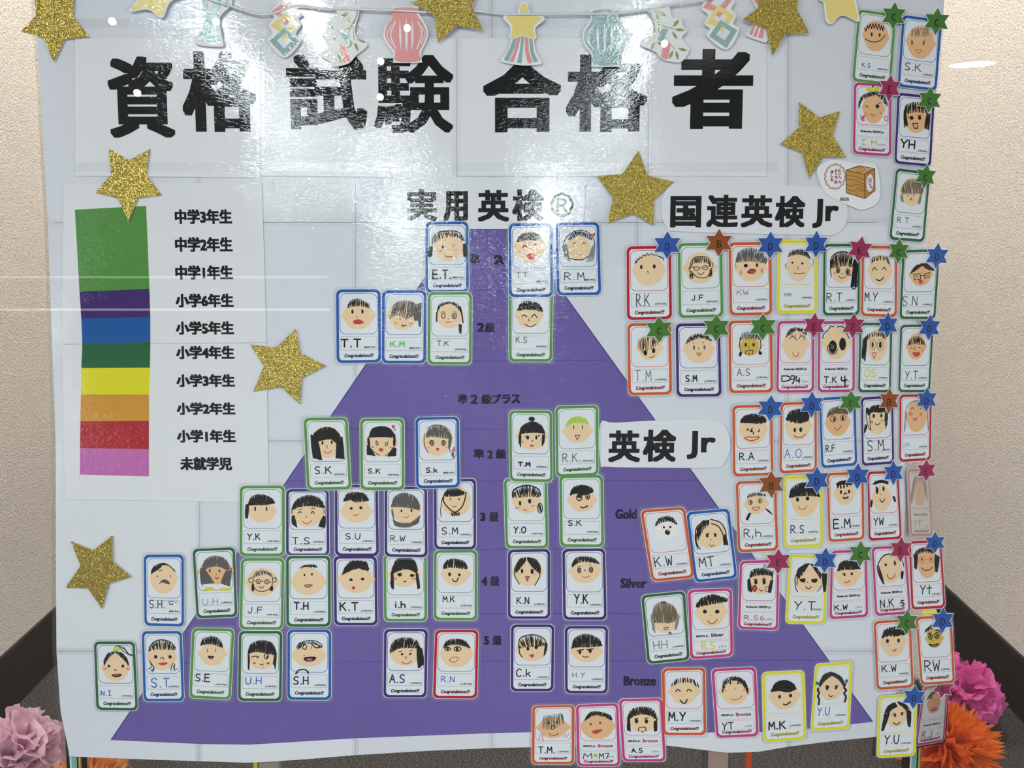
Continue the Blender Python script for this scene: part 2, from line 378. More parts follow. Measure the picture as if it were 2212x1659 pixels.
# stand behind the poster
def stand():
    root = empty('display_stand', BM)
    tag(root, 'thin display stand with striped end poles and flat slats behind the poster', 'stand')
    black = plain('black_pole', (24, 24, 26), .3); teal = plain('teal_stripe', (120, 178, 168), .35); gold = plain('gold_stripe', (205, 165, 70), .35); white = plain('pale_stripe', (215, 215, 205), .4)
    copper = plain('copper_stripe', (150, 92, 60), .4)
    def bar(name, u0, u1, v0, v1, z0, z1, m, parent):
        mb = MB(); box(mb, u0/1000, u1/1000, v0/1000, v1/1000, z0/1000, z1/1000, m); return mb.build(name, parent)
    for u, zt, vt in ((-762, -10, -440), (716, -84, -480)):
        o = bar('pole', u, u + 26, -1003, vt, zt - 16, zt, black, root)
        for nm, a, b, m in (('teal_stripe', 9, 18, teal), ('pale_stripe', 6, 9, white), ('gold_stripe', 21, 24, gold), ('copper_stripe', 24, 26, copper)):
            bar(nm, u + a, u + b, -1003, vt, zt, zt + .4, m, o)
        bar('foot', u - 8, u + 34, -1008, -998, -110, 50, black, root)
    for u, w, c_ in ((-434, 34, (140, 130, 118)), (336, 34, (158, 132, 122))):
        bar('slat', u, u + w, -1003, 500, -24, -12, plain('painted_slat', c_, .6), root)
    bar('slat_edge', 329, 335.5, -1003, 500, -24, -13, plain('dark_slat_edge', (70, 70, 62), .6), root)
    for u, w, c_ in ((-443, 7, (205, 165, 60)), (402, 8, (200, 70, 34))):
        bar('rod', u, u + w, -1003, 500, -20, -12, plain('painted_rod', c_, .4), root)
    bar('crossbar', -762, 742, -520, -480, -118, -101, black, root)
    bar('crossbar_spacer', -762, -736, -520, -480, -101, -26, black, root)
    bar('crossbar', -500, 500, 400, 440, -44, -27, black, root)
    bar('backing_board', -730, 580, -560, 640, -9, -4, plain('grey_backing_board', (150, 150, 150), .7), root)
    return root
stand()

# clear margin, sheets, print
SHEETM = [mat('poster_sheet_%d' % i, c, vary=.02) for i, c in enumerate([(200, 202, 210), (204, 205, 211), (198, 199, 206)])]
EDGE_LEFT = [(-739.5, 638.6), (-739.7, 597.4), (-738.1, 458.2), (-738.1, 258.2), (-744.5, -92.8), (-756.6, -331.9), (-762, -448.2), (-760.8, -556.5), (-750, -633.5)]
EDGE_RIGHT = [(669.4, 638.6), (670.1, 597.4), (669.5, 552.5), (660.9, 392.4), (658.6, 229.1), (678.4, 22.2), (683.2, -137.2), (693.6, -284.7), (706.6, -331.9), (715.3, -443.3), (697.9, -499.7), (685.1, -556.5), (680.7, -595.8)]
EDGE_BOTTOM = [(-750, -633.5), (-632.5, -638.5), (-538.5, -641.8), (-444.4, -645.1), (-357.9, -639.3), (-263.6, -631.1), (-145.8, -623.7), (-31.3, -618.7), (112.8, -615.5), (259.3, -613.8), (363.8, -627), (418.7, -625.3), (467, -616.3), (543.4, -606.4), (615.1, -599), (680, -595.8)]
SEAM_U = [[-483.5, -497.5, -510.4, -523.5, -530.8], [-241.7, -248.7, -255.2, -261.8, -265.4], [-30.8, -31.6, -32.5, -33.3, -33.8], [193.8, 199.4, 204.6, 209.9, 212.8], [426.3, 438.6, 450.0, 461.5, 468.0]]
SEAM_V = [258.2, -92.8, -448.2]
TOP_V = 638.6
PYR_BASE = [(-678, -604), (-521.7, -611.3), (-443.4, -612.2), (-263, -600.7), (-31.3, -591.7), (73.5, -589.2), (265.2, -590.8), (417.7, -590), (504.3, -583.5), (608.5, -572)]
PYR = [(-678, -604), (-40.3, 313.1), (608.5, -572)]
RULES = [[(-150.7, 150), (-37.2, 150), (76.2, 151.5)], [(-229.2, 37.2), (-35.1, 37.2), (152.6, 38.7)], [(-306.3, -73.8), (-33, -73.8), (240.2, -72.3)], [(-365.9, -159.6), (-31.4, -159.6), (306.5, -158)], [(-445.8, -274.5), (-29.2, -274.5), (387.3, -272.9)], [(-522.2, -387.4), (-27.2, -384.2), (467.7, -382.6)], [(-579, -469.1), (-25.6, -465.8), (527.5, -464.2)]]
PYR_TEXT = [('準', (-68.0, 208.7), (-51.8, 191.2), 0.8250000000000001), ('級', (-29.5, 208.0), (-12.6, 191.2), 0.8250000000000001), ('2', (-56.6, 99.0), (-44.0, 84.2), 1.2000000000000002), ('級', (-43.2, 99.0), (-27.6, 83.4), 0.8250000000000001), ('準', (-87.9, -16.2), (-72.2, -32.8), 0.8250000000000001), ('２', (-67.6, -17.0), (-55.6, -32.8), 1.2000000000000002), ('級', (-49.6, -16.2), (-32.3, -32.8), 0.8250000000000001), ('プ', (-33.0, -16.2), (-17.3, -32.1), 0.9750000000000001), ('ラ', (-16.5, -17.0), (-2.3, -32.1), 0.9750000000000001), ('ス', (-1.5, -17.0), (13.5, -32.1), 0.9750000000000001), ('準', (-62.7, -106.6), (-45.4, -122.7), 0.8250000000000001), ('2', (-40.1, -108.1), (-31.0, -122.7), 1.2000000000000002), ('級', (-26.5, -106.6), (-9.8, -122.7), 0.8250000000000001), ('3', (-52.5, -212.1), (-43.5, -226.9), 1.2000000000000002), ('級', (-37.3, -210.6), (-22.1, -227.7), 0.8250000000000001), ('4', (-50.7, -320.9), (-40.7, -335.9), 1.2000000000000002), ('級', (-36.1, -319.3), (-20.7, -336.7), 0.8250000000000001), ('5', (-47.2, -422.5), (-37.9, -437.7), 1.2000000000000002), ('級', (-32.5, -420.9), (-17.0, -438.5), 0.8250000000000001), ('Gold', (169.8, -206.7), (205.0, -223.0), 0.9750000000000001), ('Silver', (179.6, -323.2), (223.6, -339.8), 0.9750000000000001), ('Bronze', (187.2, -491.6), (241.9, -508.6), 0.9750000000000001)]
TITLE_SHEETS = [[(-679.8, 539.7), (-391.0, 539.7), (-397.3, 327.3), (-690.6, 330.1)], [(-391.0, 539.7), (-85.7, 539.7), (-87.1, 327.3), (-397.2, 330.1)], [(-85.7, 539.7), (211.7, 539.7), (215.1, 329.4), (-87.1, 330.1)], [(211.7, 539.7), (396.1, 539.7), (402.4, 329.4), (215.1, 330.1)]]
TITLE_TEXT = [('資', (-632.0, 512.5), (-528.7, 388.6), 3.9000000000000004), ('格', (-516.2, 520.8), (-400.2, 397.8), 4.5), ('試', (-352.7, 515.3), (-227.0, 400.7), 4.050000000000001), ('験', (-216.4, 514.6), (-91.7, 396.4), 2.8499999999999996), ('合', (-45.5, 508.3), (77.1, 397.1), 5.25), ('格', (84.4, 515.3), (211.8, 397.8), 4.5), ('者', (250.1, 523.6), (376.8, 402.1), 5.4)]
LEGEND_SHEETS = [[(-708.8, 317.2), (-395.3, 320.1), (-395.3, 67.1), (-725.1, 64.8)], [(-725.2, 64.1), (-395.4, 66.3), (-399.2, -195.7), (-733.4, -189.5)]]
BANDS = [('green', (86, 145, 66), [(-693.1, 277.6), (-579.8, 283.4), (-580.2, 153.0), (-692.4, 148.5)]), ('purple', (68, 40, 110), [(-692.4, 148.5), (-580.2, 153.0), (-580.7, 107.9), (-691.6, 105.7)]), ('blue', (20, 88, 160), [(-691.6, 105.7), (-580.7, 107.9), (-582.4, 67.8), (-692.1, 64.8)]), ('dark green', (34, 98, 58), [(-692.1, 64.8), (-582.4, 67.8), (-584.9, 26.7), (-695.6, 26.0)]), ('yellow', (228, 218, 26), [(-695.6, 26.0), (-584.9, 26.7), (-588.2, -16.9), (-698.5, -16.9)]), ('orange', (212, 148, 50), [(-698.5, -16.9), (-588.2, -16.9), (-590.1, -60.0), (-701.5, -60.7)]), ('red', (176, 28, 40), [(-701.5, -60.7), (-590.1, -60.0), (-592.1, -106.4), (-704.5, -104.9)]), ('pink', (196, 106, 176), [(-704.5, -104.9), (-592.1, -106.4), (-594.0, -151.6), (-706.7, -148.6)])]
LEGEND_TEXT = [('中学3年生', (-535.2, 278.3), (-444.2, 255.2), 1.125), ('中学2年生', (-536.5, 234.8), (-444.9, 211.5), 1.125), ('中学1年生', (-537.8, 190.4), (-445.6, 167.7), 1.125), ('小学6年生', (-539.2, 145.6), (-446.3, 123.5), 1.125), ('小学5年生', (-540.5, 101.3), (-447.0, 79.7), 1.125), ('小学4年生', (-541.6, 61.9), (-447.6, 40.2), 1.125), ('小学3年生', (-543.0, 16.2), (-448.3, -4.8), 1.125), ('小学2年生', (-544.3, -29.7), (-449.0, -50.1), 1.125), ('小学1年生', (-545.6, -74.4), (-449.7, -95.7), 1.125), ('未就学児', (-542.0, -119.4), (-457.3, -141.6), 1.125)]
STRING = [(-482, 600), (-432.6, 584.9), (-382.9, 572.6), (-332.6, 586.3), (-289.9, 581.5), (-255.6, 581.5), (-168.5, 578.1), (-125.7, 576.7), (-72.1, 580.1), (-18.6, 574.6), (24.3, 573.3), (117.2, 573.9), (160, 574.6), (209.9, 580.8), (238.4, 586.3), (295.3, 593.8), (344.9, 606.8)]
FILM_LEFT = [(-747, 638.8), (-746.5, 597.6), (-744.2, 458.3), (-744.3, 258.3), (-752.4, -92.9), (-769.8, -443.6), (-767.5, -573.1), (-758.3, -637.2), (-750.3, -633.9), (-761.1, -556.8), (-762.3, -448.4), (-744.8, -92.9), (-738.5, 258.3), (-738.4, 458.3), (-740, 597.6), (-739.8, 638.8)]
FILM_RIGHT = [(658.8, -364.6), (718.3, -396.4), (732.5, -509.1), (725, -607.1), (624.6, -643.4), (612.6, -640), (616.8, -590.7)]
def interp(l, k, q, c):
    """value of coordinate c where coordinate k equals q along polyline l"""
    for a, b in zip(l, l[1:]):
        if min(a[k], b[k]) <= q <= max(a[k], b[k]):
            t = (q - a[k]) / ((b[k] - a[k]) or 1); return a[c] + (b[c] - a[c]) * t
    e = l[0] if abs(q - l[0][k]) < abs(q - l[-1][k]) else l[-1]
    return e[c]
FOLD_U = 645
def surf(u, v):
    """height of the poster paper: faint waves and the free right edge bent backwards lower down"""
    z = .35 * sin(u / 95 + 1) * cos(v / 140) - .15
    if u > FOLD_U:
        g = max(0, min(1, (120 - v) / 120)) * (1 if v > -420 else max(.35, 1 - (-420 - v) / 200))
        z -= (u - FOLD_U) * 1.35 * g
    return z
poster = empty('poster', BM); tag(poster, 'large taped paper poster with a purple pyramid chart, leaning in the shop window', 'poster')
LV = [p[1] for p in EDGE_LEFT]
vlev = [TOP_V] + SEAM_V + [None]
def bottom_v(u): return interp(EDGE_BOTTOM, 0, u, 1)
def edge_u(side, v): return interp(EDGE_LEFT if side == 0 else EDGE_RIGHT, 1, v, 0)
def seam_u(i, row_t):
    r = SEAM_U[i]; k = min(3, int(row_t)); return r[k] + (r[k+1] - r[k]) * (row_t - k)
TAPE = clear_film('clear_tape', edge=.02)
for r_ in range(4):
    for c_ in range(6):
        nu, nv = (44 if c_ == 5 else 10), 12; vs = []
        for j in range(nv + 1):
            t = j / nv
            for i in range(nu + 1):
                s_ = i / nu
                def vv(u):
                    v0 = vlev[r_] - (.5 if r_ else 0); v1 = vlev[r_ + 1] if r_ < 3 else bottom_v(u)
                    return v0 + (v1 - v0) * t
                g0 = seam_u(c_ - 1, r_ + t) if c_ else None; g1 = seam_u(c_, r_ + t) if c_ < 5 else None
                v = vv(((g0 if g0 is not None else -750) + (g1 if g1 is not None else 660)) / 2)
                u0 = g0 + .25 if g0 is not None else edge_u(0, v); u1 = g1 - .25 if g1 is not None else edge_u(1, v)
                u = u0 + (u1 - u0) * s_; v = vv(u)
                vs.append((u/1000, v/1000, (surf(u, v) + .12 * ((r_ + c_) % 2)) / 1000))
        fs = [(j*(nu+1)+i, (j+1)*(nu+1)+i, (j+1)*(nu+1)+i+1, j*(nu+1)+i+1) for j in range(nv) for i in range(nu)]
        mb = MB(); mb.add(vs, fs, SHEETM[(r_ * 2 + c_) % 3]); mb.build('paper_sheet', poster, smooth=True)
bpt = lambda x, y, h: (x/1000, y/1000, (surf(x, y) + h)/1000)
# pyramid print
PUR = mat('purple_print', (106, 91, 160), vary=.08, k=1.1)
(la, lb), (ta, tb), (ra, rb) = PYR
mb = MB(); NU, NV = 60, 50; vs = []
for j in range(NV + 1):
    t = j / NV
    for i in range(NU + 1):
        s_ = i / NU; ub = la + (ra - la) * s_; vb = interp(PYR_BASE, 0, ub, 1)
        u = ta + (ub - ta) * t; v = tb + (vb - tb) * t; vs.append(bpt(u, v, .35))
mb.add(vs, [(j*(NU+1)+i, (j+1)*(NU+1)+i, (j+1)*(NU+1)+i+1, j*(NU+1)+i+1) for j in range(NV) for i in range(NU)], PUR)
mb.build('pyramid_print', poster, smooth=True)
NAVY = mat('navy_line', (48, 46, 128))
mb = MB()
for a, b in (((la, lb), (ta, tb)), ((ta, tb), (ra, rb))):
    q = [(a[0] + (b[0]-a[0])*i/40, a[1] + (b[1]-a[1])*i/40) for i in range(41)]; v_, f_ = ribbon(q, 1.5); mb.add([bpt(x, y, .4) for x, y in v_], f_, NAVY)
v_, f_ = ribbon(PYR_BASE, .5); mb.add([bpt(x, y, .4) for x, y in v_], f_, NAVY)
mb.build('pyramid_outline', poster)
mb = MB()
for l in RULES:
    q = [(l[0][0] + (l[2][0]-l[0][0])*i/30, interp(l, 0, l[0][0] + (l[2][0]-l[0][0])*i/30, 1)) for i in range(31)]
    v_, f_ = ribbon(q, .7); mb.add([bpt(x, y, .4) for x, y in v_], f_, NAVY)
mb.build('grade_rule_print', poster)
for s_, a, b, bd in PYR_TEXT:
    mb = MB(); letters(mb, bpt, s_, mat('dark_print', (26, 20, 50)), a, b, bd, .42); mb.build('printed_word' if len(s_) > 1 else 'printed_character', poster)
# clear tape along the seams, clear film margins
def strip(q, w, h=.55):
    mb = MB(); v_, f_ = ribbon(q, w); mb.add([bpt(x, y, h) for x, y in v_], f_, TAPE); return mb.build('clear_tape', poster)
for i in range(5):
    q = []
    for k in range(41):
        rt = k / 10; r_ = min(3, int(rt)); u = seam_u(i, rt); v0 = vlev[r_]; v1 = vlev[r_+1] if r_ < 3 else bottom_v(u); q.append((u, v0 + (v1 - v0) * (rt - r_)))
    strip(q, 12)
for v in SEAM_V:
    a, b = edge_u(0, v), edge_u(1, v); strip([(a + (b - a) * k / 60, v) for k in range(61)], 12, .6)
for nm, q in (('clear_film_margin', FILM_LEFT), ('clear_film_margin', FILM_RIGHT)):
    mb = MB(); mb.add([(x/1000, y/1000, -.0012 if q is FILM_LEFT else -.008 - max(0, x - 660) * .0008) for x, y in q], [tuple(range(len(q)))], clear_film('margin_film', tint=(.8, .83, .82), edge=.04)); mb.build(nm, poster)
# title banner
banner = empty('title_banner', at(0, 500, 0)); tag(banner, 'wide white title sheet with seven huge black characters across the top', 'banner')
npt = lambda x, y, h: (x/1000, (y - 500)/1000, (h + .4)/1000)
for i, q in enumerate(TITLE_SHEETS):
    q = [(x + (.3 if k in (0, 3) else -.3), y) for k, (x, y) in enumerate(q)]
    mb = MB(); slab(mb, npt, q, .55, .85 + .1 * (i % 2), mat('title_paper', (209, 209, 213))); mb.build('title_sheet', banner)
for s_, a, b, bd in TITLE_TEXT:
    mb = MB(); letters(mb, npt, s_, mat('black_print', (10, 10, 12)), a, b, bd, 1.05, ry=.72, rings=14); mb.build('title_character', banner)
for x0, x1, y in ((-690, 420, 562), (-690, 420, 344)):
    mb = MB(); v_, f_ = ribbon([(x0 + (x1 - x0)*k/30, y) for k in range(31)], 14); mb.add([npt(x, yy, 1.3) for x, yy in v_], f_, TAPE); mb.build('clear_tape', banner)
for q in TITLE_SHEETS[1:]:
    mb = MB(); v_, f_ = ribbon([(q[0][0], q[0][1]), (q[3][0], q[3][1])], 13); mb.add([npt(x, yy, 1.35) for x, yy in v_], f_, TAPE); mb.build('clear_tape', banner)
# grade list
chart = empty('grade_list', at(-560, 90, 0)); tag(chart, 'white grade list sheet with a stacked eight-colour bar and black labels', 'chart')
cpt = lambda x, y, h: ((x + 560)/1000, (y - 90)/1000, (h + .45)/1000)
for q, h in zip(LEGEND_SHEETS, (.9, .8)):
    mb = MB(); slab(mb, cpt, q, .5, h, mat('chart_paper', (206, 206, 210))); mb.build('chart_sheet', chart)
for nm, rgb, q in BANDS:
    mb = MB(); mb.add([cpt(x, y, 1.0) for x, y in q], [(0, 1, 2, 3)], mat('band_' + nm.replace(' ', '_'), rgb, vary=.03, k=1.02)); tag(mb.build('colour_band', chart), nm + ' band')
for s_, a, b, bd in LEGEND_TEXT:
    mb = MB(); letters(mb, cpt, s_, mat('black_print', (10, 10, 12)), a, b, bd, 1.0); mb.build('grade_label', chart)
# garland string
def tube(q, r, m, name):
    q = [Vector((x/1000, y/1000, .0068 + .0012 * sin(x / 40))) for x, y in catmull(q, 6)]; mb = MB(); n = 6; vs = []
    for i, p in enumerate(q):
        d = (q[min(i+1, len(q)-1)] - q[max(0, i-1)]).normalized(); a = d.cross(Vector((0, 0, 1))).normalized(); b = Vector((0, 0, 1))
        vs += [tuple(p + a * r * 1.6 * cos(2*pi*k/n) + b * r * .6 * sin(2*pi*k/n)) for k in range(n)]
    mb.add(vs, [(i*n+k, i*n+(k+1) % n, (i+1)*n+(k+1) % n, (i+1)*n+k) for i in range(len(q)-1) for k in range(n)], m)
    o = mb.build(name, None, True); o.matrix_world = BM; return o
tag(tube(STRING, .0011, plain('white_satin_ribbon', (225, 228, 230), .3), 'ribbon_string'), 'white ribbon string carrying the paper cut-outs along the top', 'ribbon')

# ------------------------------------------------------------------ flat paper things on the poster
def glitter():
    m, nt, b = nt_new('gold_glitter'); N = nt.nodes; L = nt.links
    g = N.new('ShaderNodeNewGeometry'); v = N.new('ShaderNodeTexVoronoi'); v.inputs['Scale'].default_value = 1150
    L.new(g.outputs['Position'], v.inputs['Vector'])
    r = N.new('ShaderNodeValToRGB'); e = r.color_ramp.elements; e[0].color = srgb(134, 112, 36); e[1].color = srgb(222, 198, 104); e[0].position = .25; e[1].position = .95
    sp = N.new('ShaderNodeSeparateColor'); L.new(v.outputs['Color'], sp.inputs[0]); L.new(sp.outputs[0], r.inputs[0]); L.new(r.outputs[0], b.inputs['Base Color'])
    vm = N.new('ShaderNodeVectorMath'); vm.operation = 'SUBTRACT'; vm.inputs[1].default_value = (.5, .5, .5); L.new(v.outputs['Color'], vm.inputs[0])
    sc = N.new('ShaderNodeVectorMath'); sc.operation = 'SCALE'; sc.inputs['Scale'].default_value = .6; L.new(vm.outputs[0], sc.inputs[0])
    ad = N.new('ShaderNodeVectorMath'); ad.operation = 'ADD'; L.new(g.outputs['Normal'], ad.inputs[0]); L.new(sc.outputs[0], ad.inputs[1])
    nm = N.new('ShaderNodeVectorMath'); nm.operation = 'NORMALIZE'; L.new(ad.outputs[0], nm.inputs[0]); L.new(nm.outputs[0], b.inputs['Normal'])
    b.inputs['Metallic'].default_value = .55; b.inputs['Roughness'].default_value = .27
    return m
GOLD = glitter()
BASES = dict(gold=GOLD, paper=mat('matt_white_paper', (214, 212, 214), coat=.15), sheet=mat('heading_card', (206, 207, 213)), yl=mat('plain_yellow', (222, 205, 90), coat=.2))
FLATS = [
('gold_star', 'star', 'glitter gold paper stars', 4.0, 1.2, 'gold', 'large gold glitter star cut off at the top left corner', (-708.7, 568.5), '-52.7,-19.6 -27.6,4.5 -29.8,68.3 1.1,32.7 36.2,61.5 29,4.5 52.4,-27.9 14.2,-30.7 -4.2,-65.4 -18.7,-27.9', ''),
('gold_star', 'star', 'glitter gold paper stars', 4.0, 1.2, 'gold', 'large gold glitter star above the coloured grade bar', (-604.5, 321.2), '-28.9,51.1 2.3,32.6 35.8,49.7 28.2,9.8 51,-21 13.5,-26 -3.5,-62.7 -17.9,-26 -53.3,-17.4 -27.2,9.8', ''),
('gold_star', 'star', 'glitter gold paper stars', 9.0, 1.2, 'gold', "gold glitter star cut off by the top edge over the title's third character", (-95.8, 584.6), '-60.1,6.4 -24,-14.2 -19.4,-54.1 11.6,-28.6 50.8,-34.8 33.8,0.2 48.9,39.8 13.3,22.8 -29.1,50 -25.9,12.5', ''),
('gold_star', 'star', 'glitter gold paper stars', 9.0, 1.2, 'gold', 'gold glitter star overlapping the pink tassel at the top right', (407.2, 573.7), '-51.8,-8.8 -28.1,9 -35,50.7 -0.2,30.2 36,54.1 31.1,7 51.6,-28.8 15.9,-28.8 -3.8,-62.6 -15.8,-21.9', ''),
('gold_star', 'star', 'glitter gold paper stars', 4.0, 1.2, 'gold', 'tilted gold glitter star beside the wooden stamp picture', (475.6, 387.2), '-27.1,55.7 5.6,31.8 37.8,42.3 27.7,4.2 50,-29.2 13.6,-28.5 -7.1,-62 -19.4,-22.1 -54.7,-8.6 -26.5,16.2', ''),
('gold_star', 'star', 'glitter gold paper stars', 5.0, 1.2, 'gold', 'gold glitter star between the two upper heading pills', (192.7, 304.8), '5.7,63.7 21.6,24.6 61.8,16 31.7,-12 31.6,-52.3 -0.2,-33.5 -41.7,-48.7 -33.4,-9.8 -58.6,24.6 -18.5,27.4', ''),
('gold_star', 'star', 'glitter gold paper stars', 4.0, 1.2, 'gold', 'gold glitter star between the grade list and the blue cards', (-366.0, 28.4), '19.2,61 25.6,22.4 66.1,1.5 26.9,-17.9 22.8,-60.8 -7.2,-32.9 -52.3,-40.5 -33.9,0 -54.4,35.8 -12.9,31.3', ''),
('gold_star', 'star', 'glitter gold paper stars', 4.0, 1.2, 'gold', 'gold glitter star at the lower left edge of the poster', (-686.0, -307.9), '29.2,58.8 27.2,15.1 57.3,-11.6 19.2,-23.4 5.7,-66 -15.6,-31.3 -53.1,-30.5 -25.9,7.2 -39.8,48.6 -4,33', ''),
('paper_garland', 'decoration', 'paper cut-outs on the string', 6.0, 0.8, 'paper', 'pale yellow paper star with white rim at top left of the string', (-550.9, 602.3), '-40.7,-23.9 -11.2,-21.6 9.8,-34.5 23.4,-10.8 48.3,1.8 22.5,13.2 11.6,38.3 -5.9,17.8 -34.4,20.1 -23.4,-0.5', '@yellow_print;Z yl 0.88'),
('paper_garland', 'decoration', 'paper cut-outs on the string', 6.0, 0.8, 'paper', 'teal striped paper streamer hanging left of the diamonds', (-462.8, 564.9), '-17,30.1 -14.2,20.9 -9.7,14 -12.8,-4.4 -20.5,-18.3 -30,-28.7 -28.3,-34.9 -11.6,-38.6 14.1,-39.1 15,-32.1 12.1,-13.6 10.9,2.5 18.9,12.9 28.8,20.9 30.8,30.1 27,39.2 -13.6,39.2', '@teal_print;G tl -15.8,31.2 -7.9,31.2 -6,16.3 -11.5,18.6;G tl 0.5,31.2 14.8,31.2 11.9,15.4 1.1,15.4;G tl 22,31.2 29.1,31.2 24.5,20.9 19.1,17.4;G tl -9.3,12.6 11.3,12.6 8.5,0.2 8.9,-13.6 12.5,-36.3 0.5,-35.8 -11.4,-33.3 -27.6,-28.7 -18,-17.1 -11.6,-4.4;L w 1.25 -7.9,-2.1 -12,-16 -23.3,-30.3;L w 1.25 -5.1,-4.4 -8.5,-19.4 -14.3,-32.6;L w 1.25 -0.8,-4.4 -1.8,-20.6 -1.9,-34.5;L w 1.25 4,-4.4 3.9,-20.6 5.3,-35.6'),
('paper_garland', 'decoration', 'paper cut-outs on the string', 6.0, 0.8, 'paper', 'chain of pink, yellow and teal paper diamonds left of the bamboo', (-350.9, 555.4), '0.8,39.5 26.6,20 21.6,11.9 25,2.7 16.3,-10.7 23.6,-22.7 -2.7,-46.8 -27.2,-21.8 -19.7,-10 -25.3,1.5 -16.6,14.2 -22.4,22.3', '@diamond_print;G pk 0.3,37.7 24.7,20 4.7,5 -20.7,22.3;G w 0.1,30.8 12.7,20.7 2.5,13.1 -9.7,23;G yl 1.5,20.2 22.6,3.2 1.8,-14.6 -23,1.5;G w 0.8,12.4 11.8,3.8 0.8,-5.4 -10.2,2.7;G pk 1.3,12.4 6.7,8 1,1.5 -4.8,7.3;G tl -0.8,-1.9 21.2,-22.7 -2.6,-44.1 -24.8,-21.3;G w -1.7,-10.7 10,-20.9 -2.3,-32.5 -13.5,-20.9;G yl -1,-10.7 4.1,-15.3 -0.8,-20.9 -6.7,-15.8;@string_loop;P ws -2.8,37.7 2,39 7.4,37.2 2.6,35.8'),
('paper_garland', 'decoration', 'paper cut-outs on the string', 6.0, 0.8, 'paper', 'white paper bamboo branch whose blue wish strip hangs rightward', (-264.8, 541.8), '-5.5,43.5 28.5,44.5 29.4,37.7 25.1,22.3 21.9,8.8 25.7,-2.8 40.6,-11.6 35.4,-20.3 24.2,-28.1 10.8,-41.7 -13.4,-46 -19.3,-37.8 -31.3,-32 -29.1,-24.2 -19.9,-20.3 -22.7,-10.6 -29.5,1 -22.4,6.9 -23.1,18.5 -14,24.2 -4.8,30 -6.7,37.7', '@branch_print;L gr 1.68 26.5,41.6 24.2,28.1 13.9,10.7 11.6,-2.8;L gr 1.26 25.3,33.9 18,14.6 -0.2,7.8 -10.3,5.9;L gr 1.26 18,14.6 19.7,3 20.6,-6.7;L gr 1.05 10.6,-2.8 -0.7,-14.5 -9,-26.1;@leaf_print;V gr 2.94 -3.6,41.2 2.8,37.7;V gr 5.89 -1.9,26.2 12.3,34.3;V gr 5.47 11.8,31 12.4,15.6;V gr 5.05 -20.5,18.5 -10.3,7.8;V gr 4.41 -27.5,1.4 -12.4,4.9;V gr 4.83 -13.7,-10.6 -8.4,2;V gr 4.83 -28.8,-30 -14,-25.7;V gr 4.83 -13.8,-43.6 -10,-28.1;V gr 4.83 -6,-27.1 -0.2,-41.3;V gr 4.41 24.6,-4.8 38.6,-10.6;V gr 4.83 20.5,-9.6 26.3,-23.2;V gr 4.83 8.3,-18.3 18.5,-9.6;@wish_strip_print;G tl -2.7,6.9 4.8,8.4 17.1,-9.6 10.4,-13.5;G pk -3.1,-15.4 6.4,-14.1 14.5,-38.8 3.8,-40.1;@string_loop;P ws 0.4,40.4 9.5,42 19.4,40.1 10.4,37.7'),
('paper_garland', 'decoration', 'paper cut-outs on the string', 6.0, 0.8, 'paper', 'pink striped paper lantern', (-163.9, 543.7), '-20.3,40.4 16.8,42 19.2,39.6 19.7,31.9 29.5,16.5 34.4,3 31.3,-10.6 23.1,-26.1 23.9,-39.7 21.9,-42.1 -17.4,-42.5 -20.4,-39.7 -20.2,-28.1 -29.1,-16.4 -35.8,-2.8 -31.7,12.6 -22.5,24.2 -22.3,37.7', '@pink_print;P pk -19.9,38.5 16.2,39.6 16.9,30 27.1,14.6 31.4,3 28.3,-10.6 20,-26.1 20.1,-39.7 -15.8,-40.1 -17.6,-26.1 -26.1,-14.5 -32.5,-1.9 -29.7,12.6 -21.5,24.2;V w 4.62 0.5,24.2 0.5,-26.5;V w 3.57 -9.5,22.3 -8.7,-23.2;V w 3.57 9.9,22.3 9.4,-23.2;L w 1.89 -16.6,19.4 -23.9,-0.9 -16.1,-21.3;L w 1.26 -22.3,13.6 -29.7,-0.9 -21.5,-15.4;L w 1.89 18.5,19.4 24.3,0.1 16.1,-21.8;L w 1.26 23.5,13.6 29,0.1 22.8,-14.5;@string_loop;P ws -11.3,34.8 -2.3,36.8 7.7,34.6 -2.4,32.5'),
('paper_garland', 'decoration', 'paper cut-outs on the string', 6.0, 0.8, 'paper', 'yellow paper shooting star with pink and teal streamers', (16.8, 545.4), '-0.8,46.5 7.2,43.8 12.3,29.4 31.3,25.5 32.4,18.8 19.4,8.1 21.4,-6.4 17.4,-10.3 20.5,-27.7 29,-43.3 25.5,-46.8 -0.7,-48.2 -30.9,-43.3 -33.3,-38.8 -20.8,-21.9 -18.8,-8.3 -21.8,-6.4 -18.8,8.1 -29.2,20.7 -27.8,28.4 -8.8,30.3 -4.8,41.9', '@star_print;P yl 1.2,44.2 7.2,40 10.3,27.4 29.7,23.2 17.3,10.1 18,-7.9 -0.7,-2.5 -18.8,-7.6 -15.8,9.1 -25.8,26.1 -6.8,28.4 -2.8,40.9;@streamer_print;G tl -15.2,-8.7 -9.5,-6.8 -12.8,-21.9 -22.4,-41.9 -29.9,-39.8 -20.8,-23.9;G pk -8.7,-6 -3.1,-4.8 -7.7,-23.9 -14.4,-43.3 -21.2,-42.7 -13.8,-27.7;G tl -2.3,-4.1 2.1,-4.1 0.3,-23.9 -1.9,-44.9 -9.1,-44.3 -4.7,-25.8;G pk 2.9,-5 8.3,-6.4 9.4,-27.7 15.1,-44.3 7.8,-44.9 3.3,-27.7;G tl 9.3,-7.2 15,-9.1 17,-27.7 23.9,-42.3 16.7,-43.7 11.4,-27.7;@string_loop;P ws -3.2,29.6 2.3,31.5 8.3,29.6 2.3,27.6'),
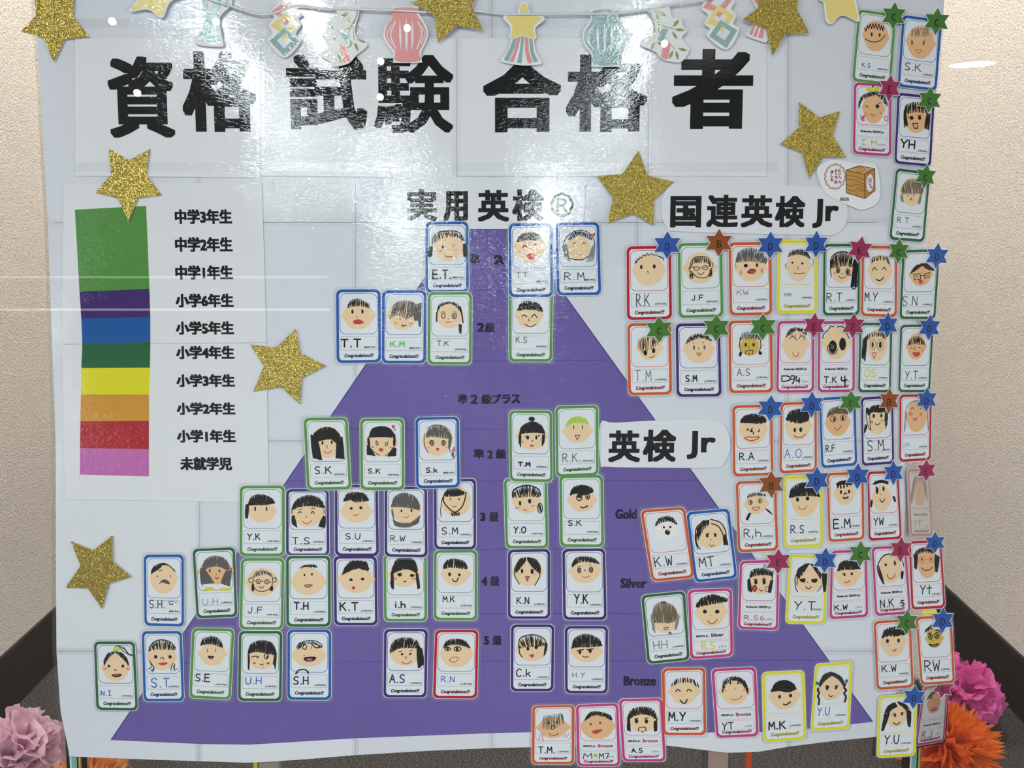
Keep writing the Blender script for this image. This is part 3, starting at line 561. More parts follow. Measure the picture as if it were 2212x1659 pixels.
('paper_garland', 'decoration', 'paper cut-outs on the string', 6.0, 0.8, 'paper', 'teal striped paper lantern', (143.6, 539.3), '-20.4,42.2 17.4,43.5 19.8,40.7 21.1,27.7 31.4,12.7 35.5,-0.4 30.8,-13.5 23.1,-24.8 22.8,-41.8 19.5,-44 -17.6,-44 -20.2,-40.8 -21.1,-24.8 -30.5,-13.5 -34.9,1.5 -31.7,12.7 -22.2,27.7 -22.8,38.9', '@teal_print;P tl -19,40 17.1,40.7 18.4,27.7 28.5,11.8 32.6,-0.4 27.9,-13.5 20.6,-24.8 20.4,-40.8 -17,-40.8 -18.4,-24.8 -27.6,-12.6 -32.2,1.1 -28.8,11.8 -19.6,26.8;V w 4.07 -0.7,21.1 0.8,-26.7;V w 3.25 -11.4,20.2 -10,-22.9;V w 3.25 10.3,20.2 10.5,-22.9;L w 1.83 -17.6,18.3 -26.7,-1.3 -15.9,-19.2;L w 1.83 17.7,18.3 26.7,-0.4 16.3,-19.2;L w 1.22 -22.6,12.7 -30.3,1.1 -21.8,-13.5;L w 1.22 22.7,11.8 30.4,-0.4 23,-13.5;@string_loop;P ws -10.6,35.9 -1.9,38.1 8.2,36.3 -1.5,33.7'),
('paper_garland', 'decoration', 'paper cut-outs on the string', 6.0, 0.8, 'paper', 'white paper bamboo branch whose blue wish strip hangs leftward', (237.9, 545.8), '-29.3,35.2 -14.9,41.7 0.6,44.3 4.9,39.8 9.7,23.1 22.3,21.2 26.4,10 32.4,2.5 24.8,-6.9 30.8,-16.3 37.3,-25.7 25.5,-43 8,-42.6 -5.7,-38.8 -13.7,-29.4 -25.5,-23.8 -37.6,-18.1 -35.4,-8.8 -20,-3.1 -17.3,11.9 -23.4,26.8', '@branch_print;L gr 1.63 -28,38 -20.4,23.1 -13.4,13.7 -10.3,0.6;L gr 1.22 -26.4,36.1 -16.7,32.4 -3.2,38.9;L gr 1.22 -14.4,13.7 1.2,9 12.9,6.2;L gr 1.02 -17.3,13.7 -16.5,-3.1 -17.9,-8.8;L gr 1.02 -10.3,0.6 1.6,-10.6 14.5,-23.8;@leaf_print;V gr 4.88 -11,38 1.6,40.8;V gr 5.7 -13.7,30.5 -12.5,13.7;V gr 5.29 -13.8,32.4 0.9,24.9;V gr 5.29 10.9,9 20.8,20.3;V gr 4.88 13.9,5.3 29.5,4.4;V gr 4.68 10.1,2.5 18.1,-9.7;V gr 4.88 -35.7,-13.4 -21.8,-7.8;V gr 4.88 -21.6,-24.7 -16.9,-11.6;V gr 4.68 -14,-12.5 -4.1,-18.5;V gr 4.68 19.3,-22.8 34,-26.6;V gr 4.68 6,-38.8 12,-25.7;V gr 4.68 15.9,-26.6 20.6,-40.3;@wish_strip_print;G tl -5.6,7.2 4.2,6.2 -4.2,-13.4 -13.6,-10.6;G pk -2.3,-14.4 7.9,-14.8 4.4,-38.8 -7.7,-37.9;@string_loop;P ws -22.2,37.6 -14.9,40.6 -3.2,39.1 -10.9,35.7'),
('paper_garland', 'decoration', 'paper cut-outs on the string', 6.0, 0.8, 'paper', 'chain of pink, yellow and teal paper diamonds right of the bamboo', (321.9, 566.1), '-29.1,17.6 -14.1,39.9 20,28.8 16.5,15.8 24.5,5.5 20,-6.6 30,-16 11.3,-45.3 -20,-25.4 -15.7,-14.1 -24.3,-6.6 -19.1,6.4', '@diamond_print;G pk -12.1,37.7 17.5,28.8 2.1,8.7 -27.7,17.2;G w -9,30.6 7.5,28.8 -2.9,17.6 -15.6,23.2;G yl -4.4,21.7 22.2,5.5 7.6,-14.7 -22,-5.7;G w -1.8,12 11,4.6 2.5,-5.7 -11.2,0.8;G pk -3.4,12.4 4.1,8.7 -1.2,2.7 -7.1,6.1;G tl 0.4,-0.7 26.7,-16 10.8,-42.8 -17,-25;G w 3.6,-10.4 16.4,-18.2 7,-31 -5.8,-22.5;G yl 2.6,-10.8 7.6,-13.7 4.8,-20.1 -1.5,-16'),
('paper_garland', 'decoration', 'paper cut-outs on the string', 6.0, 0.8, 'paper', 'pink striped paper streamer half hidden behind a gold star', (378.1, 566.9), '-9.2,33.6 5.3,33.6 9.6,18.8 12.1,0.1 17.9,-32.8 1.3,-31.3 -13.4,-25.7 -13.5,-20.8 -6.1,-7.4 0.1,11.3 -4,20.6', '@pink_print;G pk -6.1,-8.3 -1.2,-9.2 -6.6,-25.5 -11.5,-22.3;G pk 1.7,-10.2 5,-10.2 0.2,-27 -5,-26.1;G pk 7.6,-11.1 12.1,-12 11,-29.5 2.8,-27.6;@pink_head_print;G pk -6.3,31.8 3.4,31.8 6,21.6 -2.1,22.5'),
('paper_garland', 'decoration', 'paper cut-outs on the string', 6.0, 0.8, 'paper', 'pale yellow paper star with white rim at top right above the green card', (507.1, 583.4), '-34.1,13.8 -26.4,7.1 -22.5,-17.5 -12.9,-24.2 2.9,-11.2 25.4,-20.2 30.3,-15.7 22.9,11.5 23.5,24.9 -9.2,31.6', '@yellow_print;Z yl 0.9'),
('stamp_picture', 'sticker', '', 3.0, 0.5, 'paper', 'white sticker with a red scalloped seal and a wooden block', (535.8, 316.5), '-54.8,17.3 -50,30.1 -29,37.8 6.8,32.4 35.4,30.8 43.9,8 46.4,-15.3 40.4,-30.5 19.3,-39.2 2.4,-34.5 -19.4,-25.1 -41.4,-11.8', '@seal_print;W rr 0.98 -26.1 12.2 16.11 19.04 14 1.22;W rr 0.61 -26.1 12.2 14.64 17.33 14 0.98;@seal_lettering;T rr -22,23.8 -16.6,18.7 0.29 た;T rr -21.3,18.3 -16.9,13.8 0.29 い;T rr -21.6,12.7 -16,8.5 0.29 へ;T rr -20.9,6.6 -15.7,1.5 0.29 ん;T rr -27.5,24.3 -22.8,19.2 0.29 よ;T rr -26.8,18.5 -23.3,13.6 0.29 く;T rr -27.3,12.7 -22.3,7.6 0.29 で;T rr -27.3,6.2 -22.3,0.6 0.29 き;T rr -33.6,22 -28.9,16.9 0.29 ま;T rr -33.1,16.2 -28.9,10.8 0.29 し;T rr -33.6,9.9 -28.4,4.8 0.29 た;@wooden_block_print;G wd -9.4,22 19.9,15.5 22.1,-21.9 -7.3,-13;G wd2 -9.4,22 10.5,29 35.6,24.3 19.9,15.5;G wd3 19.9,15.5 35.6,24.3 37.6,-9.5 22.1,-21.9;S kb 0.98 -9.4,22 10.5,29 35.6,24.3 37.6,-9.5 22.1,-21.9 -7.3,-13 -9.4,22;S kb 0.98 -9.4,22 19.9,15.5 22.1,-21.9;S kb 0.98 19.9,15.5 35.6,24.3;L kb 0.61 -7.9,13.8 2.9,13.1 19.8,6.9;L kb 0.61 -7.6,6.9 3.1,7.6 20,-0.1;L kb 0.61 -7.3,-0.1 1.1,-2.5 8.2,-0.1 20.2,-3.6;L kb 0.61 -7,-7.1 3.8,-10.2 13.1,-4.8 20.9,-8.8;L kb 0.61 8.8,-16.5 13.3,-8.8 21,-11.8;L kb 0.61 0.1,23.8 7.1,26.2 16.6,26.6 20.3,22.5 12.1,19.2 6.1,21.5;L kb 0.61 9.6,22.9 13.1,24.3 15.5,22.5;L kb 0.61 20.5,17.3 26.3,20.8 34.5,23.1;D w 29 2.2 5.86 14.15;W rr 0.61 29 2.2 5.86 14.15 12 0.73;T rr 29.1,11.5 32.7,-6 0.2 た;T rr 25.8,10.4 28.9,4.5 0.2 よ;T rr 26.1,3.8 29.1,-1.3 0.2 く;@maker_lettering;T kb -17.2,-20 -3.2,-25.6 0.09 ©AEON'),
('heading_pill', 'heading card', 'heading pills', 1.9, 0.3, 'sheet', 'white heading pill reading 実用英検®, above the blue-bordered cards', (-59.9, 285.2), '-136.6,1.6 -131.2,26.8 -116.4,39 -90.7,43.3 154.2,39 174,23.2 174.4,-12.8 165.7,-30.9 143.7,-37.4 -91.6,-37.4 -113.6,-34.5 -131.8,-20', '@lettering;T k -107.2,24.7 -58.7,-25.7 1.95 実;T k -49.1,21.1 -9.9,-25.7 2.25 用;T k 5.4,22.9 55.4,-26.5 1.95 英;T k 60.3,23.6 110.5,-25.7 1.95 検;T k 119.6,19.2 158,-19.8 0.52 ®'),
('heading_pill', 'heading card', 'heading pills', 1.9, 0.3, 'sheet', 'white heading pill reading 国連英検 Jr', (369.8, 279.7), '-132.3,14.3 -121.7,34.4 -96.2,40.2 -8.4,38 130.8,31.6 157.1,15.7 162.1,-18.2 148.1,-37.7 118.8,-42.1 -102,-36.3 -124.2,-29 -131.9,-10.9', '@lettering;T k -119,19.2 -69.7,-30.1 2.25 国;T k -61.6,21.1 -11.2,-30.1 1.95 連;T k -7,20.3 43.9,-30.1 1.95 英;T k 47.2,19.2 94.9,-30.1 1.95 検;T k 106.7,14.5 148.1,-30.8 1.8 Jr'),
('heading_pill', 'heading card', 'heading pills', 1.9, 0.3, 'sheet', "white heading pill reading 英検 Jr, at the pyramid's right slope", (254.8, -99.1), '-111.1,34.7 -86.3,36.2 3.9,40.7 75.4,39.2 94.6,23.3 101.3,-3.4 92.1,-28.6 73.4,-37.8 -32.4,-37.8 -100.5,-36.3 -110.4,-30.1', '@lettering;T k -98.2,23.4 -45.7,-29 2.1 英;T k -41.6,24.8 12.7,-28.4 2.1 検;T k 30.1,22.7 76.8,-23.8 1.8 Jr'),
('paper_scrap', 'paper', '', 1.0, 0.4, 'yl', 'small plain yellow paper corner peeking out under a red-bordered card', (694.4, -375.5), '-10.6,12.3 7.1,12.3 15.2,-12.3 -11.7,-12.3', '')
]
for name, cat, group, lift, th, mk, label, (u, v), base, cmds in FLATS:
    root = empty(name, at(u, v, lift)); tag(root, label, cat, group or None)
    pt = lambda x, y, h: (x/1000, y/1000, h/1000)
    pts = [tuple(map(float, q.split(','))) for q in base.split()]
    if name in ('paper_garland', 'stamp_picture', 'heading_pill'): pts = catmull(pts, 3 if len(pts) > 16 else 5, True)
    if name == 'gold_star':
        mb = MB(); slab(mb, pt, pts, -.6, th * .2, GOLD); o = mb.build('glitter_sheet', root)
        mb = MB(); c0 = [(x * 1.012, y * 1.012) for x, y in pts]; slab(mb, pt, c0, -.9, -.61, BASES['paper']); mb.build('paper_backing', root)
    else:
        mb = MB(); slab(mb, pt, pts, -th, 0, BASES[mk]); mb.build({'heading_pill': 'card', 'paper_scrap': 'sheet'}.get(name, 'paper_cutout'), root)
    if cmds:
        draw(cmds, pt, .03, root, base=pts, yd=-1)

# ------------------------------------------------------------------ six-pointed grade badges
BCOL = {'C': (72, 122, 50), 'D': (48, 88, 168), 'E': (160, 48, 88), 'B': (146, 78, 34)}
BNAME = {'C': 'green', 'D': 'blue', 'E': 'crimson', 'B': 'brown'}
BADGES = [
(590.1, 571.6, 5.6, 20.8, 0.86, 3.0, 'C', 'on the smiling zigzag-fringe card'),
(656.6, 563.3, 5.6, 20.6, 0.913, 3.0, 'C', 'on the sparse grey fringe card'),
(588.6, 463.3, 5.6, 20.9, 0.804, 3.0, 'E', 'on the yellow hair bow card'),
(651.5, 445.5, 5.6, 20.3, 0.876, 3.0, 'C', 'on the chin-length hair card'),
(650.8, 328.3, 5.6, 19.7, 0.8, 6.0, 'C', 'on the lone brown bob card'),
(246.4, 221.7, 5.6, 22.1, 0.962, 0.0, 'D', 'on the curly hairline R.K card'),
(328.2, 225.4, 5.6, 22.2, 0.955, 0.0, 'B', 'on the marker glasses J.F card'),
(409.9, 221.6, 5.6, 21.9, 0.939, 0.0, 'D', 'on the scribbled grey hair K.W card'),
(235.7, 88.2, 5.6, 22.0, 0.969, -2.0, 'C', 'on the T.M card with fringe over eyes'),
(327.2, 90.9, 5.6, 22.5, 0.947, 0.0, 'C', 'on the purple S.M card'),
(401.6, 92.4, 5.6, 22.0, 0.969, 0.0, 'C', 'on the mustard pigtail A.S card'),
(482.6, 222.9, 5.6, 21.6, 0.846, 0.0, 'D', 'on the straight-mouth M.K card'),
(552.4, 214.9, 5.6, 21.3, 0.875, 8.0, 'E', 'on the long ponytail R.T card'),
(614.0, 212.4, 5.6, 20.6, 0.774, 2.0, 'C', 'on the orange M.Y card with spiky fringe'),
(675.3, 204.6, 5.6, 20.8, 0.84, 3.0, 'D', 'on the square glasses S.N card'),
(484.0, 94.6, 5.6, 21.1, 0.816, 2.0, 'E', 'on the upturned lashes card'),
(546.7, 94.1, 5.6, 20.8, 0.846, 2.0, 'E', 'on the huge black eyes card'),
(601.5, 95.2, 5.6, 21.1, 0.76, 0.0, 'D', 'on the round glasses O.S card'),
(668.7, 91.3, 5.6, 21.0, 0.806, 2.0, 'D', 'on the big red lips Y.T card'),
(418.0, -38.8, 5.6, 21.8, 0.954, 2.0, 'D', 'on the heavy black nose R.A card'),
(484.6, -32.9, 5.6, 21.8, 0.846, 0.0, 'D', 'on the bushy hair A.O card'),
(547.3, -28.9, 5.6, 19.3, 0.957, 0.0, 'C', 'on the brown hair R.F card'),
(609.5, -26.7, 5.6, 21.8, 0.723, 0.0, 'B', 'on the side locks S.M card'),
(669.8, -24.7, 5.6, 20.5, 0.787, 0.0, 'D', 'on the bald face U.N card'),
(423.3, -163.9, 5.6, 23.1, 0.874, -3.0, 'B', 'on the hanging pigtails R.h card'),
(497.4, -157.1, 5.6, 23.2, 0.853, -2.0, 'D', 'on the yellow R.S card'),
(563.4, -150.3, 5.6, 22.2, 0.862, 0.0, 'D', 'on the flat mouth E.M card'),
(621.6, -144.8, 5.6, 21.2, 0.742, -3.0, 'D', 'on the headband hair Y.W card'),
(675.4, -141.0, 5, 18.8, 0.8, -2.0, 'E', 'on the bent Y.Y card'),
(438.5, -293.0, 5.6, 22.0, 0.913, 0.0, 'E', 'on the red cheek circles card'),
(515.6, -291.0, 5.6, 22.0, 0.87, 2.0, 'D', 'on the yellow Y.T card'),
(573.2, -279.8, 5.6, 22.7, 0.821, 0.0, 'C', 'on the bowl cut K.W card'),
(639.5, -272.6, 5.6, 22.0, 0.804, 0.0, 'E', 'on the thin hair lines N.K card'),
(695.0, -261.1, 5.6, 18.6, 0.897, -2.0, 'D', 'on the red glasses Y.t card'),
(655.3, -396.2, 5.6, 22.4, 0.826, 0.0, 'C', 'on the K.W card with bushy hair'),
(714.5, -393.2, 5.6, 23.1, 0.779, 0.0, 'D', 'on the mustard-yellow face card'),
(673.2, -525.9, 5.6, 21.1, 0.894, 3.0, 'D', 'on the lower right yellow Y.U card'),
(733.4, -519.1, -14, 20.1, 0.825, 12.0, 'E', 'half hidden under the R.W card')
]
for u, v, z, R_, q, rot, L_, where in BADGES:
    root = empty('star_badge', at(u, v, z))
    tag(root, '%s six-pointed star badge lettered %s, %s' % (BNAME[L_], L_, where), 'badge', 'lettered star badges')
    a0 = radians(rot)
    def star(R, k=.577):
        out = []
        for i in range(12):
            r = R if i % 2 == 0 else R * k; a = pi/2 + i * pi / 6
            x, y = r * cos(a) * q / .88, r * sin(a); out.append((x * cos(a0) + y * sin(a0), -x * sin(a0) + y * cos(a0)))
        return out
    pt = lambda x, y, h: (x/1000, y/1000, h/1000)
    mb = MB(); slab(mb, pt, star(R_ * 1.05), -.3, 0, BASES['paper']); mb.build('white_rim', root)
    mb = MB(); mb.add([pt(x, y, .04) for x, y in star(R_ * .985)], [tuple(range(12))], mat('badge_' + BNAME[L_], BCOL[L_], coat=.5, k=1.0)); mb.build('star_print', root)
    mb = MB(); w_, h_ = R_ * .13, R_ * .22; cy = -R_ * .1
    for st in GLY[L_]:
        p_ = [((a - .47) * 2 * w_, cy + (.5 - b) * 2 * h_) for a, b in st]; p_ = catmull(p_, 4) if L_ in 'CD' else p_
        for a, b in zip(p_, p_[1:]):
            l = math.dist(a, b) or 1; e = .25 / l
            vs, fs = ribbon([(a[0] - (b[0]-a[0])*e, a[1] - (b[1]-a[1])*e), (b[0] + (b[0]-a[0])*e, b[1] + (b[1]-a[1])*e)], R_ * .065)
            mb.add([pt(x, y, .08) for x, y in vs], fs, pal('k'))
    mb.build('letter', root)

# ------------------------------------------------------------------ laminated portrait cards
CARDS = [
('green', [(536.4, 583.1, 2), (595.5, 574.6, 2), (591.9, 468.2, 2), (530.9, 475.1, 2)], 'n', '中学1年生', 'K.S', 'smiling face with zigzag fringe, top right corner', 'F o 50.9 54.9 33.55 34.64 2.92;S k 1.82 19.9,39.9 24.4,46.2 27.2,33.9 31,41 33.8,29 38.7,39.3 40.7,27.1 45.7,37.8 48.5,26.2 53.7,39.2 56.5,26.9 61.6,39.2 63.8,28.7 68.1,40.8 69.4,29.4;D k 39.9 51.8 2.55 4.74;D k 60.7 51 2.55 4.01;L k 1.46 23.4,63.3 35.6,67.7 49.4,68.1 62.7,63.1 71,55.9 74.4,49.3;I g 1.28 22.1,117.9 43.3,127.5 K.S'),
('blue', [(605.1, 574.6, 2), (666.9, 566.3, 2), (663.4, 459.8, 2), (602.3, 466.6, 2)], 'n', '小学5年生', 'S.K', 'sparse grey fringe, upper right corner', 'F o 50.3 56.6 36.09 36.82 3.61;H g 1.08 16 2.17 / 25.2,29.9 38.2,24.9 68.5,22.9 / 23.8,45.4 39.8,45.2 71.9,40.3;D g 28.8 59.5 2.17 5.78;D g 58.4 56.7 2.17 5.78;L g 0.72 25.3,54.8 29.3,56.7;L g 0.72 58.7,51.5 63,48.2;S g 0.9 38.4,74.4 54.4,72.5 47.5,82.6 38.4,74.4;I g 1.99 14.9,106 55.9,122 S.K'),
('pink', [(534.2, 473.5, 2), (592.8, 469.6, 2), (597.2, 359.6, 2), (536.5, 363.8, 2)], 'k', '', 'I.M', 'yellow bow on black hair', 'F o 52.4 56.3 29.44 33.85 2.94;H k 1.84 26 1.84 / 47,17.6 19.1,31.1 12.3,51.9 / 53.2,27.5 25.3,37.6 13.7,60.3;H k 1.84 26 1.84 / 49,17.5 75.2,19.4 89.8,44 / 49.2,26 65.2,28.5 87.4,49.2;P y3 35,18.3 36.8,8.1 49,12.4 63,6.5 65.1,16.6;D k 49.7 6.6 2.21 2.21;L k 1.1 31.6,54.9 34.7,51.3 38.8,54.4;L k 0.74 29.5,48.5 33.5,50.7;D k 62.7 50.7 4.78 4.42;L k 1.1 65.4,45.4 70.6,41;D c 32.6 69.4 2.94 2.94;D c 71.6 65.4 2.94 2.94;L r 1.47 45.7,68.6 51.8,73.3 56.9,68.6;L p 1.84 18,73.7 24.1,81.8 29.9,72.9 20.1,82 28.1,84.9 23.9,73.3;L p 1.47 80.9,75 87.6,71.2 89.7,79.6 83.7,81.6 80.9,75;I n 1.84 20.2,127.8 62.5,138.9 I.M'),
('purple', [(602.7, 457.7, 2), (661.4, 451.8, 2), (660.4, 343.8, 2), (602.4, 349.2, 2)], 'n', '小学6年生', 'Y.H', 'open mouth and chin-length black hair', 'F o 52.9 54.3 33.74 33.74 3;H k 2.25 26 1.87 / 20.9,27.7 48.6,16.7 79.3,22.6 / 19.1,52 50.1,40.7 86.7,42.7;H k 2.25 10 1.87 / 18.5,41.7 22.3,38 / 20.7,79.4 33.6,71.4;H k 2.25 10 1.87 / 82.2,36.2 90.7,42.4 / 76.6,74.7 89.1,78.8;D k 40.7 54.3 5.25 4.5;L k 1.12 30.4,51 36.8,55.7;D k 62.1 52.4 4.5 4.5;L k 1.12 54.6,48.3 67.4,46.1;S k 1.87 44.4,67.1 57.6,64.9 58.4,76.2 50.3,77.6 44.4,67.1;I k 3 16.1,105.6 54,124.2 YH'),
('dkgreen', [(605.6, 342.2, 2), (660.1, 335.2, 2), (655.4, 226.6, 2), (599.8, 230.8, 2)], 'n', '小学4年生', 'R.T', 'grey-brown bob, right end above the card rows', 'F s 51.9 49.9 31.86 31.86 3.89;H t 1.55 40 1.94 / 20,45.9 28.8,28 49.7,20.1 76.4,23.3 86.1,39.8 / 25.7,57.4 40.7,54.4 53.8,54.9 70.9,51.6 81.9,52.4;H l 1.55 8 1.55 / 19.3,58 25.7,57.4 / 23.2,73.1 31,75.9;H l 1.55 8 1.55 / 75.4,53 81.9,52.4 / 71.3,74.2 78,75.4;D k 40.7 58.2 1.55 1.94;D k 58.8 56.6 1.55 1.94;S k 0.97 52.5,62.6 54.5,68 47.8,66.5 52.5,62.6;I g 1.55 17.6,109.5 50.7,121.5 R.T'),
('red', [(182.2, 219.9, 2), (253.0, 221.1, 2), (256.9, 104.8, 2), (184.4, 103.1, 2)], 'n', '小学1年生', 'R.K', 'curly black hairline on a bare face', 'F s 49.9 53.4 36.42 34.07 2.82;L k 1.41 19.2,38.8 20.5,31.8 22.8,35.4 24.1,27.2 27.6,29.6 30,23.8 33.6,26.2 37.2,19.3 41.9,21.7 45.6,16.4 50.3,20.2 55.1,16.6 61,20.4 66.9,19.1 71.6,23.4 75.2,22.3 77.5,27 81.1,25.9 83.4,32.9;D k 32.7 45.6 2.82 4.7;D k 61.9 45 3.29 4.7;L k 0.94 48.7,53.8 46.3,56.1 49.9,59.4;I k 1.53 21.1,105.3 50.3,131.6 R.K'),
('green', [(263.4, 224.9, 2), (334.2, 226.1, 2), (339.2, 108.2, 2), (267.4, 106.2, 2)], 'n', '中学1年生', 'J.F', 'round glasses outlined in black marker', 'F s 49.6 54.4 36.22 33.89 4.67;H k 1.4 20 0.93 / 32.7,40.7 37.6,31.6 51.9,29.1 66.1,34.4 71.9,43.8 / 29,51 37.4,44.3 51.7,43.4 65.9,44.8 72.9,53;L k 1.4 27.7,56.7 29.1,42.9 37.6,31.6 51.9,29.6 66.1,32.1 73.1,41.5;L k 1.4 34.7,66 41.7,73.1 53.5,76.1 65.4,73.6 69.8,66.8;O k 1.17 41.5 55.1 5.61 4.67;O k 1.17 61 53.7 5.84 4.67;L k 1.17 47.2,54.3 55.1,53.8;L k 1.17 29.7,51 36.1,52.7;L k 1.17 67,51.7 71.8,48.8;L k 0.93 38.4,55.8 41.5,54.2 44.3,55.9;L k 0.93 58.6,54.6 61.5,52.8 63.9,54.7;L k 1.17 43.7,63.5 47.7,67.4 52.5,68.7 58.5,63.1;L k 1.17 29,51 24.9,53.2 25.7,60.1 30.5,60.9;L k 1.17 71.9,43.8 77.4,43.9 78.2,50.8 74,56.5;H k 1.17 6 0.93 / 26.4,61.3 34.7,61.4 / 25,77.3 34.5,77.5;H k 1.17 6 0.93 / 71.7,56.4 76.4,56.5 / 69,73.6 75.4,73.8;I k 1.64 29.7,113 55.6,124 J.F'),
('orange', [(344.3, 226.1, 2), (412.6, 227.1, 2), (417.3, 111.6, 2), (349.0, 110.2, 2)], 'n', '小学2年生', 'K.W', 'tall scribbled grey-black hair, open mouth', 'F s 51.1 57.6 36.22 28.97 2.9;H g 1.21 70 2.9 / 18,36 24.4,19.6 49.2,11.7 73.8,20.3 89.7,37 / 14.2,45.3 38.9,42.2 63.7,43.7 85.9,48.8;D k 39.6 51.6 4.83 4.1;D k 65.6 50.8 2.9 4.35;P r 43.6,65.7 49.8,60.7 56,60.1 62.2,63.7 53.4,68.2;L k 1.21 42.3,66.9 49.8,60 62.2,61.3 57.2,69 43.6,67.4;D c 28 66.7 2.41 5.31;D c 77 63.2 2.9 5.31;L k 0.72 16.6,46.5 15.3,53.5 18.9,55.9;I g 0.97 17.7,106 44.9,116.3 KW'),
('orange', [(185.0, 98.0, 2), (255.3, 98.9, 2), (259.2, -16.6, 2), (188.3, -18.7, 2)], 'n', '小学2年生', 'T.M', 'long fringe strands over large eyes', 'F s 50 55.5 27.65 28.37 5.29;H k 1.32 16 2.88 / 26.1,36 37.1,31.4 56.4,31.7 68.4,39.1 / 23.4,57.4 36.5,67.2 53.6,58 68.3,48.7;D k 40.4 66.6 4.33 6.25;D k 59.4 61.9 3.85 5.77;L k 0.96 48,75.8 53.3,77.5 58.7,75.3 60.7,71.2;I g 1.2 16.1,106.1 53,130.8 T.M'),
('purple', [(262.5, 97.7, 2), (334.0, 98.4, 2), (339.5, -20.1, 2), (266.5, -20.9, 2)], 'n', '小学6年生', 'S.M', 'small pink mouth, short black fringe', 'F s 51.3 56.2 35.29 31.76 2.35;H k 1.18 44 1.88 / 23.1,41.8 30.5,29.1 52,22.2 73.2,28.3 80.6,38.9 / 23.1,45.3 37.4,38.5 56.5,32.8 80.1,40.1;D g 40.7 53.2 2.12 5.18;D g 64 52.8 2.12 4.71;L k 0.94 51.9,52.7 50.2,56.1 52.5,57.8;S r 1.41 46.4,65 56.4,65.6 51.1,71.8 46.4,65;L k 0.71 37.3,43.9 42.1,42.5;L k 0.71 58.7,41.7 63.5,42.7;I k 2.12 20.8,114.3 45.8,128.1 S.M'),
('orange', [(347.2, 102.3, 2), (417.3, 103.1, 2), (422.9, -13.5, 2), (351.3, -14.9, 2)], 'n', '小学2年生', 'A.S', 'mustard face with two black pigtails', 'F s 48.7 56.3 25.11 21.52 5.26;D y2 48.7 58.6 21.04 20.32;H k 1.2 24 0.96 / 26.7,39.4 31.7,27.6 48.7,24.3 65.6,28.1 72.7,40 / 27.8,44.1 38.8,41.9 60.5,42.2 71.4,44.7;L k 1.43 26.7,37 25.3,55.9 28.7,70.2;L k 1.43 72.1,42.4 73.6,56.6 69.8,69.6;H k 1.43 8 0.96 / 26.3,69 31.1,71.4 / 20.9,79.5 28.6,80.1;H k 1.43 8 0.96 / 68.6,68.4 74.6,69.7 / 68.5,76.7 75.7,76.8;D k 39.1 54.2 2.63 4.3;D k 57 54 2.63 4.3;L k 0.72 47,58.1 45.8,61 48.6,61.7;L k 1.2 39.6,66.8 43.2,68 50.5,66.3 55.3,67 54,75.3;L k 1.2 39.6,66.8 37.8,75.1;D r 46.3 74.7 3.59 2.15;I k 1.2 19.1,107.9 47.8,122.6 A.S'),
('yellow', [(422.8, 229.9, 2), (485.2, 229.4, 2), (488.8, 114.6, 2), (424.7, 114.1, 2)], 'n', '小学3年生', 'M.K', 'straight-line mouth and short grey-black hair', 'F s 53.3 57.4 31.47 33.99 4.03;H k 1.01 60 2.01 / 26.2,36.3 32.7,24.5 51.6,19.7 71.8,23.1 82.7,37.3 / 24.9,38.6 42.3,32.7 63.8,33.8 82.7,42;D k 37.9 49.9 2.27 2.01;L k 0.76 33.1,50.4 37.1,48 41.1,49.9;D k 62.6 51.5 2.27 2.52;L k 0.76 59.2,51.5 64,48.7 66.7,50.8;L k 1.01 50.6,57.9 52.8,62.1 49.4,65;L k 1.01 40.6,72.8 53.5,73.9 69,72.3;L k 0.76 23.2,52.8 19.7,52.8 19.8,59.8 23.8,61.7;L k 0.76 85.4,42 90.3,43.1 89.5,52.6 86.9,57.8;I g 1.01 18.7,117.5 37.5,124.6 MK'),
('dkgreen', [(495.5, 223.8, 2), (553.7, 224.1, 2), (557.5, 111.2, 2), (498.5, 110.2, 2)], 'n', '小学4年生', 'R.T', 'large round eyes, thick side ponytail', 'F s 49.9 55 32.29 34.41 2.65;H k 1.32 44 1.59 / 20.8,40.4 27.8,26.1 48,17.8 71.2,21.5 84.4,38.5 / 20.9,54.8 36.8,53.7 57,50.3 80.2,54.1;L k 1.59 19.3,35.6 19.5,57.2 22.6,75.2;L k 1.85 20.8,45.2 22.1,30.8 36.5,20.1 59.6,17.8 77.1,26.4;H k 1.59 24 2.12 / 85.8,33.7 93.1,40.9 / 74.9,96.2 90.8,98.7;L k 1.85 93.1,40.9 94.8,69.9 92.2,93.9 83.6,102.3 74.8,95;O k 1.59 40.4 59.3 4.76 5.82;D k 40.4 59.8 2.65 4.23;O k 1.59 66.7 63.6 5.29 7.41;D k 66.7 63.6 3.18 5.29;L k 1.06 48.5,67 51.5,68.3 54.3,66.6;L k 1.32 41.4,71.3 47.2,76.6 54.4,77.2 60.2,73.9;D r 32.1 65.7 2.38 1.59;D r 73.7 70.2 2.38 2.12;I k 1.59 10.6,111.1 51.5,129.6 R.T'),
('orange', [(556.9, 221.1, 2), (613.3, 220.4, 2), (617.2, 107.8, 2), (559.8, 109.5, 2)], 'n', '小学2年生', 'M.Y', 'closed smiling eyes, spiky fringe, second row', 'F s 51.8 55.8 32.99 35.15 3.25;H k 1.89 16 1.62 / 26.5,27 36.9,23.2 66.8,22.9 77.4,31.2 / 23.8,42.9 37.1,35.4 64,33.8 80.6,45.7;L k 1.62 30,57.4 35.8,49.3 42.8,56.5;L k 1.62 58.3,54.5 63.6,48.9 69.7,56.1;L k 1.89 40.1,75.5 48.3,79 57.2,76.4 62.1,70.2;I k 1.89 10,107.2 45.1,126.4 M.Y'),
